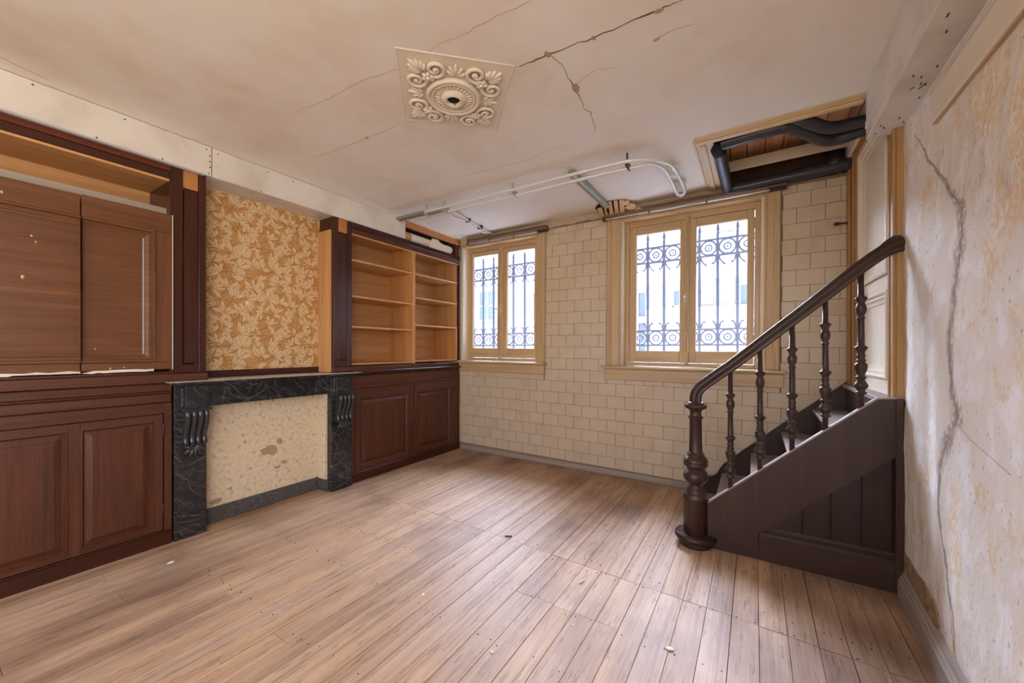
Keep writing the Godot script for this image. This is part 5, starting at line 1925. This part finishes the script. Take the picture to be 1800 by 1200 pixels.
# ------------------------------------------------------------------ ceiling rosette
func build_rosette():
	var o := thing("ceiling_rosette", "square cream plaster ceiling rosette with scrolls, leaves and a central hole", "rosette", P(-1.463, CEIL, 1.68))
	o.rotation.y = deg_to_rad(44.0)
	var R := func(called, b): 
		var m := MeshInstance3D.new()
		m.name = called
		m.mesh = b.mesh()
		m.material_override = M.plaster_relief
		o.add_child(m, true)
		return m
	var h := 0.296
	var b := mb()
	b.loft(Vector3.ZERO, Vector3.RIGHT, Vector3.BACK, Vector3.DOWN, -h, h, -h, h, [[-0.003, 0.0], [0.0, 0.003], [0.005, 0.004], [0.009, 0.002], [0.03, 0.002]])
	R.call("plate", b)
	b = mb()
	var flip := Basis(Vector3.RIGHT, PI)
	b.lathe(Vector3.ZERO, [[0.154, 0.002], [0.154, 0.018], [0.15, 0.026], [0.142, 0.03], [0.134, 0.027], [0.13, 0.02], [0.125, 0.02], [0.122, 0.026], [0.115, 0.026], [0.11, 0.018], [0.096, 0.016], [0.07, 0.022], [0.066, 0.03], [0.06, 0.034], [0.054, 0.04], [0.046, 0.042], [0.04, 0.038], [0.034, 0.02]], 48, flip)
	R.call("ring_moulding", b)
	for k in 28:
		b = mb()
		var a := TAU * k / 28
		var c := Vector3(cos(a) * 0.092, -0.02, sin(a) * 0.092)
		b.blob(c, Basis(Vector3.UP, -a) * Basis.from_scale(Vector3(0.02, 0.006, 0.0065)), 6, 4)
		R.call("petal", b)
	# corners: two scrolls, an acanthus leaf and a flower each; mid sides: a lily
	for k in 4:
		var B := Basis(Vector3.UP, PI / 2 * k)
		for s in [-1, 1]:
			b = mb()
			var pts := []
			var sc := []
			for i in 30:
				var t := i / 29.0
				var a: float = t * TAU * 1.6
				var r: float = 0.052 * (1.0 - t) + 0.008
				var c := Vector3(0.205, -0.012, 0.108)
				var p := c + Vector3(cos(a + 2.4) * r, -0.004 * t, sin(a + 2.4) * r)
				if s < 0:
					p = Vector3(p.z, p.y, p.x)
				pts.append(B * p)
				sc.append(1.1 - 0.35 * t)
			b.tube(pts, 0.0105, 8, false, sc)
			b.blob(B * (Vector3(0.205, -0.016, 0.108) if s > 0 else Vector3(0.108, -0.016, 0.205)), Basis.from_scale(Vector3(0.012, 0.012, 0.012)), 6, 4)
			R.call("scroll", b)
		b = mb()
		for i in 7:
			var a := (i - 3) * 0.34
			var L: float = 0.088 - absf(i - 3) * 0.013
			var base := Vector3(0.172, -0.008, 0.172)
			var dir := Vector3(cos(PI / 4 + a), 0, sin(PI / 4 + a))
			b.blob(B * (base + dir * L * 0.6), B * Basis(Vector3.UP, -(PI / 4 + a)) * Basis.from_scale(Vector3(L * 0.55, 0.012, 0.0125)), 8, 5)
		R.call("corner_leaf", b)
		b = mb()
		for i in 6:
			var a := TAU * i / 6
			b.blob(B * (Vector3(0.142, -0.014, 0.142) + Vector3(cos(a), 0, sin(a)) * 0.02), B * Basis(Vector3.UP, -a) * Basis.from_scale(Vector3(0.018, 0.012, 0.012)), 7, 4)
		b.blob(B * Vector3(0.142, -0.022, 0.142), Basis.from_scale(Vector3(0.012, 0.01, 0.012)), 7, 4)
		R.call("flower", b)
		b = mb()
		for i in 5:
			var a := (i - 2) * 0.5
			var L: float = 0.078 - absf(i - 2) * 0.012
			var dir := Vector3(cos(a), 0, sin(a))
			b.blob(B * (Vector3(0.168, -0.008, 0.0) + dir * L * 0.6), B * Basis(Vector3.UP, -a) * Basis.from_scale(Vector3(L * 0.55, 0.011, 0.0105)), 8, 5)
		R.call("side_leaf", b)
	b = mb()
	b.lathe(Vector3(0, -0.0205, 0), [[0.0, 0.0], [0.036, 0.0], [0.036, 0.004], [0.0, 0.004]], 20, flip)
	var hole: MeshInstance3D = R.call("lamp_hole", b)
	hole.material_override = M.black_gap
	hole.set_meta("label", "dark central hole for a lamp")
	b = mb()
	var pts := [Vector3(0, -0.02, 0), Vector3(0.0, -0.045, 0.0), Vector3(0.008, -0.056, 0), Vector3(0.014, -0.048, 0)]
	b.tube(pts, 0.0025, 6)
	var hk: MeshInstance3D = R.call("hook", b)
	hk.material_override = M.dark_iron

# ------------------------------------------------------------------ conduits and pipes
func arc(pts: Array, n := 6) -> Array:
	# rounds a polyline with a Catmull-Rom curve
	var out := []
	for i in pts.size() - 1:
		var p0: Vector3 = pts[max(i - 1, 0)]
		var p1: Vector3 = pts[i]
		var p2: Vector3 = pts[i + 1]
		var p3: Vector3 = pts[min(i + 2, pts.size() - 1)]
		for k in n:
			out.append(p1.cubic_interpolate(p2, p0, p3, k / float(n)))
	out.append(pts[-1])
	return out

func build_pipes():
	var y := CEIL - 0.075
	var o := thing("ceiling_conduit", "pair of pale metal conduits clipped along the ceiling and bent towards the wide window", "conduit", P(-2, CEIL, 2.9))
	var b := mb()
	b.tube(arc([P(-3.091, y, 2.774), P(-2.512, y, 2.792), P(-1.835, y, 2.806), P(-1.159, y, 2.816), P(-0.840, y, 2.830), P(-0.715, y, 2.861), P(-0.609, y, 2.927), P(-0.541, y, 3.033), P(-0.517, y, 3.159), P(-0.510, y, 3.381), P(-0.512, y, 3.594), P(-0.526, y - 0.006, 3.661), P(-0.553, y - 0.01, 3.690), P(-0.577, y - 0.006, 3.661)]), 0.0135, 10)
	part("tube", b, M.conduit, o)
	b = mb()
	b.tube(arc([P(-3.091, y - 0.02, 2.846), P(-2.512, y - 0.02, 2.866), P(-1.835, y - 0.02, 2.880), P(-1.159, y - 0.02, 2.890), P(-0.840, y - 0.02, 2.904), P(-0.745, y - 0.02, 2.925), P(-0.657, y, 2.956), P(-0.599, y, 3.053), P(-0.580, y, 3.168), P(-0.577, y, 3.381), P(-0.577, y - 0.006, 3.661)]), 0.0135, 10)
	part("tube", b, M.conduit, o)
	b = mb()
	b.tube([P(-3.188, y - 0.002, 2.761), P(-2.801, y - 0.002, 2.774)], 0.017, 10)
	b.tube([P(-3.188, y - 0.002, 2.797), P(-2.801, y - 0.002, 2.806)], 0.02, 10)
	b.tube([P(-2.821, y - 0.012, 2.816), P(-2.570, y - 0.012, 2.826)], 0.013, 10)
	part("sleeve", b, M.duct, o)
	for q in [[-2.8, 2.80], [-2.57, 2.815], [-1.79, 2.835], [-0.80, 2.865]]:
		b = mb()
		b.rb(q[0] - 0.008, q[0] + 0.008, y - 0.034, y + 0.016, q[1] - 0.03, q[1] + 0.07, 0.003)
		b.rb(q[0] - 0.005, q[0] + 0.005, y, CEIL, q[1] - 0.008, q[1] + 0.008, 0.001)
		part("clip", b, M.clip if q[0] > -1.0 else M.zinc, o)
	for q in [[-0.544, 3.25], [-0.544, 3.575]]:
		b = mb()
		b.rb(q[0] - 0.05, q[0] + 0.05, y - 0.014, CEIL, q[1] - 0.006, q[1] + 0.006, 0.003)
		part("clip", b, M.conduit, o)
	y = CEIL - 0.026
	o = thing("branch_conduit", "two thin pale conduits branching down the ceiling to the narrow window", "conduit", P(-2.7, CEIL, 3.3))
	b = mb()
	b.tube(arc([P(-2.66, y, 2.93), P(-2.70, y, 3.0), P(-2.745, y, 3.1), P(-2.74, y, 3.19), P(-2.715, y, 3.32), P(-2.74, y, 3.5), P(-2.79, y, 3.74), P(-2.77, y, 3.80), P(-2.735, y, 3.79)]), 0.009, 10)
	part("tube", b, M.conduit, o)
	b = mb()
	b.tube(arc([P(-2.62, y, 2.95), P(-2.63, y, 3.05), P(-2.65, y, 3.15), P(-2.68, y, 3.32), P(-2.705, y, 3.52), P(-2.74, y, 3.75), P(-2.735, y, 3.79)]), 0.009, 10)
	part("tube", b, M.conduit, o)
	b = mb()
	b.tube([P(-2.735, y, 3.79), P(-2.72, y - 0.01, 3.86), P(-2.72, y - 0.05, 3.9)], 0.007, 8)
	part("flex_tail", b, M.crumb, o)
	for d in [3.34, 3.6]:
		b = mb()
		b.rb(-2.77 if d > 3.5 else -2.735, -2.69 if d > 3.5 else -2.665, y - 0.012, CEIL, d - 0.007, d + 0.007, 0.003)
		part("clip", b, M.clip, o)
	o = thing("ceiling_duct", "thicker grey pipe crossing under the conduits to the broken ceiling hole", "pipe", P(-1.24, CEIL, 3.2))
	b = mb()
	b.tube([P(-1.248, CEIL - 0.034, 2.87), P(-1.245, CEIL - 0.034, 3.2), P(-1.238, CEIL - 0.034, 3.70)], 0.033, 16)
	part("pipe_run", b, M.duct, o)
	# broken hole with laths
	o = thing("ceiling_hole", "broken ceiling patch with bare wooden laths above the window wall", "hole", P(-1.2, CEIL, 3.84))
	var hv := Vector3(0, -0.075, -0.245).normalized()
	var hn := Vector3(0, -0.245, 0.075).normalized()
	var ho := P(0, CEIL - 0.002, 3.695)
	b = mb()
	b.prism(PackedVector2Array([Vector2(-1.37, 0.05), Vector2(-1.31, -0.005), Vector2(-1.22, -0.02), Vector2(-1.1, 0.01), Vector2(-1.03, 0.1), Vector2(-1.05, 0.2), Vector2(-1.2, 0.24), Vector2(-1.33, 0.245)]), ho, Vector3.RIGHT, hv, hn, 0.0, 0.004)
	part("void", b, M.black_gap, o)
	for k in 5:
		b = mb()
		var x0 := -1.335 + 0.055 * k
		var l0: float = [0.05, 0.0, -0.015, -0.01, 0.0][k]
		var w: float = [0.046, 0.02, 0.038, 0.038, 0.046][k]
		b.xf = Transform3D(Basis(Vector3.RIGHT, hv, hn) * Basis(Vector3.BACK, 0.12 + 0.03 * k), ho + Vector3.RIGHT * x0 + hv * (l0 + 0.25) / 2 + hn * 0.01)
		b.box(-w / 2, w / 2, -(0.25 - l0) / 2, (0.25 - l0) / 2, -0.005, 0.005, 0.0015, 1)
		part("lath", b, M.lath, o)
	for q in [[-1.03, 0.13, 0.06], [-0.97, 0.19, 0.05], [-1.06, 0.06, 0.04]]:
		b = mb()
		var pg := PackedVector2Array()
		for i in 8:
			var a := TAU * i / 8
			var rr: float = q[2] * rng.randf_range(0.6, 1.1)
			pg.append(Vector2(q[0] + cos(a) * rr, q[1] + sin(a) * rr * 0.75))
		b.prism(pg, ho, Vector3.RIGHT, hv, hn, 0.0, 0.014 + rng.randf() * 0.012)
		part("plaster_fragment", b, M.crumb, o)
	# black drain pipes in the opening
	o = thing("drain_pipe", "black drain pipe looping round the ceiling opening above the stairs", "pipe", P(-0.1, 2.75, 3.4))
	b = mb()
	var r := 0.044
	b.tube(arc([P(0.72, 2.765, 3.37), P(0.62, 2.765, 3.385), P(0.50, 2.765, 3.43), P(0.41, 2.765, 3.40), P(0.30, 2.765, 3.235), P(0.20, 2.765, 3.09), P(0.13, 2.765, 3.06), P(0.0, 2.765, 3.065), P(-0.12, 2.765, 3.075), P(-0.195, 2.765, 3.085)]), r, 18)
	part("front_run", b, M.black_pipe, o)
	b = mb()
	b.tube([P(-0.19, 2.763, 3.09), P(-0.215, 2.762, 3.10), P(-0.222, 2.758, 3.125), P(-0.216, 2.755, 3.17)], r * 1.12, 18)
	part("elbow", b, M.black_gap, o)
	b = mb()
	b.tube([P(-0.217, 2.757, 3.16), P(-0.2, 2.722, 3.85)], r, 18)
	part("side_run", b, M.duct, o)
	o.get_child(-1).material_override = M.black_pipe
	b = mb()
	b.tube([P(-0.202, 2.722, 3.83), P(-0.19, 2.720, 3.868), P(-0.15, 2.720, 3.878), P(0.2, 2.727, 3.878), P(0.66, 2.735, 3.872)], r * 1.02, 18)
	part("back_run", b, M.black_pipe, o)
	b = mb()
	for x in [0.55, 0.60]:
		b.tube([P(x, 2.736, 3.872), P(x + 0.02, 2.736, 3.872)], r * 1.25, 18)
	part("collar", b, M.black_pipe, o)
	o = thing("upper_pipe", "second black pipe bending alongside the drain pipe behind the beam", "pipe", P(0.4, 2.77, 3.2))
	b = mb()
	b.tube(arc([P(0.14, 2.80, 2.99), P(0.22, 2.785, 3.02), P(0.292, 2.765, 3.085), P(0.36, 2.765, 3.18), P(0.41, 2.765, 3.235), P(0.476, 2.765, 3.26), P(0.6, 2.765, 3.262), P(0.72, 2.765, 3.262)]), 0.038, 18)
	part("pipe_run", b, M.black_pipe, o)
	o = thing("riser_pipe", "dark vertical pipe stub in the corner of the ceiling opening", "pipe", P(0.52, 2.8, 3.86))
	b = mb()
	b.lathe(P(0.53, 2.74, 3.868), [[0.0, 0], [0.05, 0.0], [0.05, 0.05], [0.04, 0.055], [0.04, 0.3], [0.0, 0.3]], 18)
	part("pipe_run", b, M.black_pipe, o)

func build_small():
	# plaster chips and scraps on the floor
	var defs := [[-1.45, 2.241, 0.05, 0.5, "dark_iron", "short dark stick lying on the floorboards by the board joint", "stick"], [-0.819, 2.019, 0.035, 1.3, "white_chip", "pale cigarette-like scrap on the floorboards beyond the joint", "scrap"]]
	for q in defs:
		var o := thing("floor_scrap", q[5], q[6], P(q[0], 0, q[1]))
		var b := mb()
		b.xf = Transform3D(Basis(Vector3.UP, q[3]), P(q[0], 0.0055, q[1]))
		b.tube([Vector3(-q[2] / 2, 0, 0), Vector3(0, 0.0008, 0.001), Vector3(q[2] / 2, 0, 0)], 0.005, 8)
		part("stub", b, M[q[4]], o)
	for q in [[-2.758, 2.672, 0.016, "small white plaster crumb on the grey boards near the base cabinet"], [-1.488, 1.465, 0.014, "round pale blob on the tan boards facing the fireplace"], [-0.311, 1.774, 0.02, "white plaster flake in front of the stair foot"], [-0.727, 1.681, 0.008, "tiny grey crumb on the boards near the short joint"], [-0.955, 1.345, 0.011, "white crumb on the tan boards at the near edge"], [-3.02, 0.858, 0.02, "white flake on the boards before the mahogany base cabinet"]]:
		var o := thing("plaster_crumb", q[3], "crumb", P(q[0], 0, q[1]))
		var b := mb()
		b.blob(P(q[0], 0.003, q[1]), Basis(Vector3.UP, rng.randf() * 3) * Basis.from_scale(Vector3(q[2], 0.004, q[2] * 0.6)), 7, 4)
		part("crumb_body", b, M.white_chip, o)
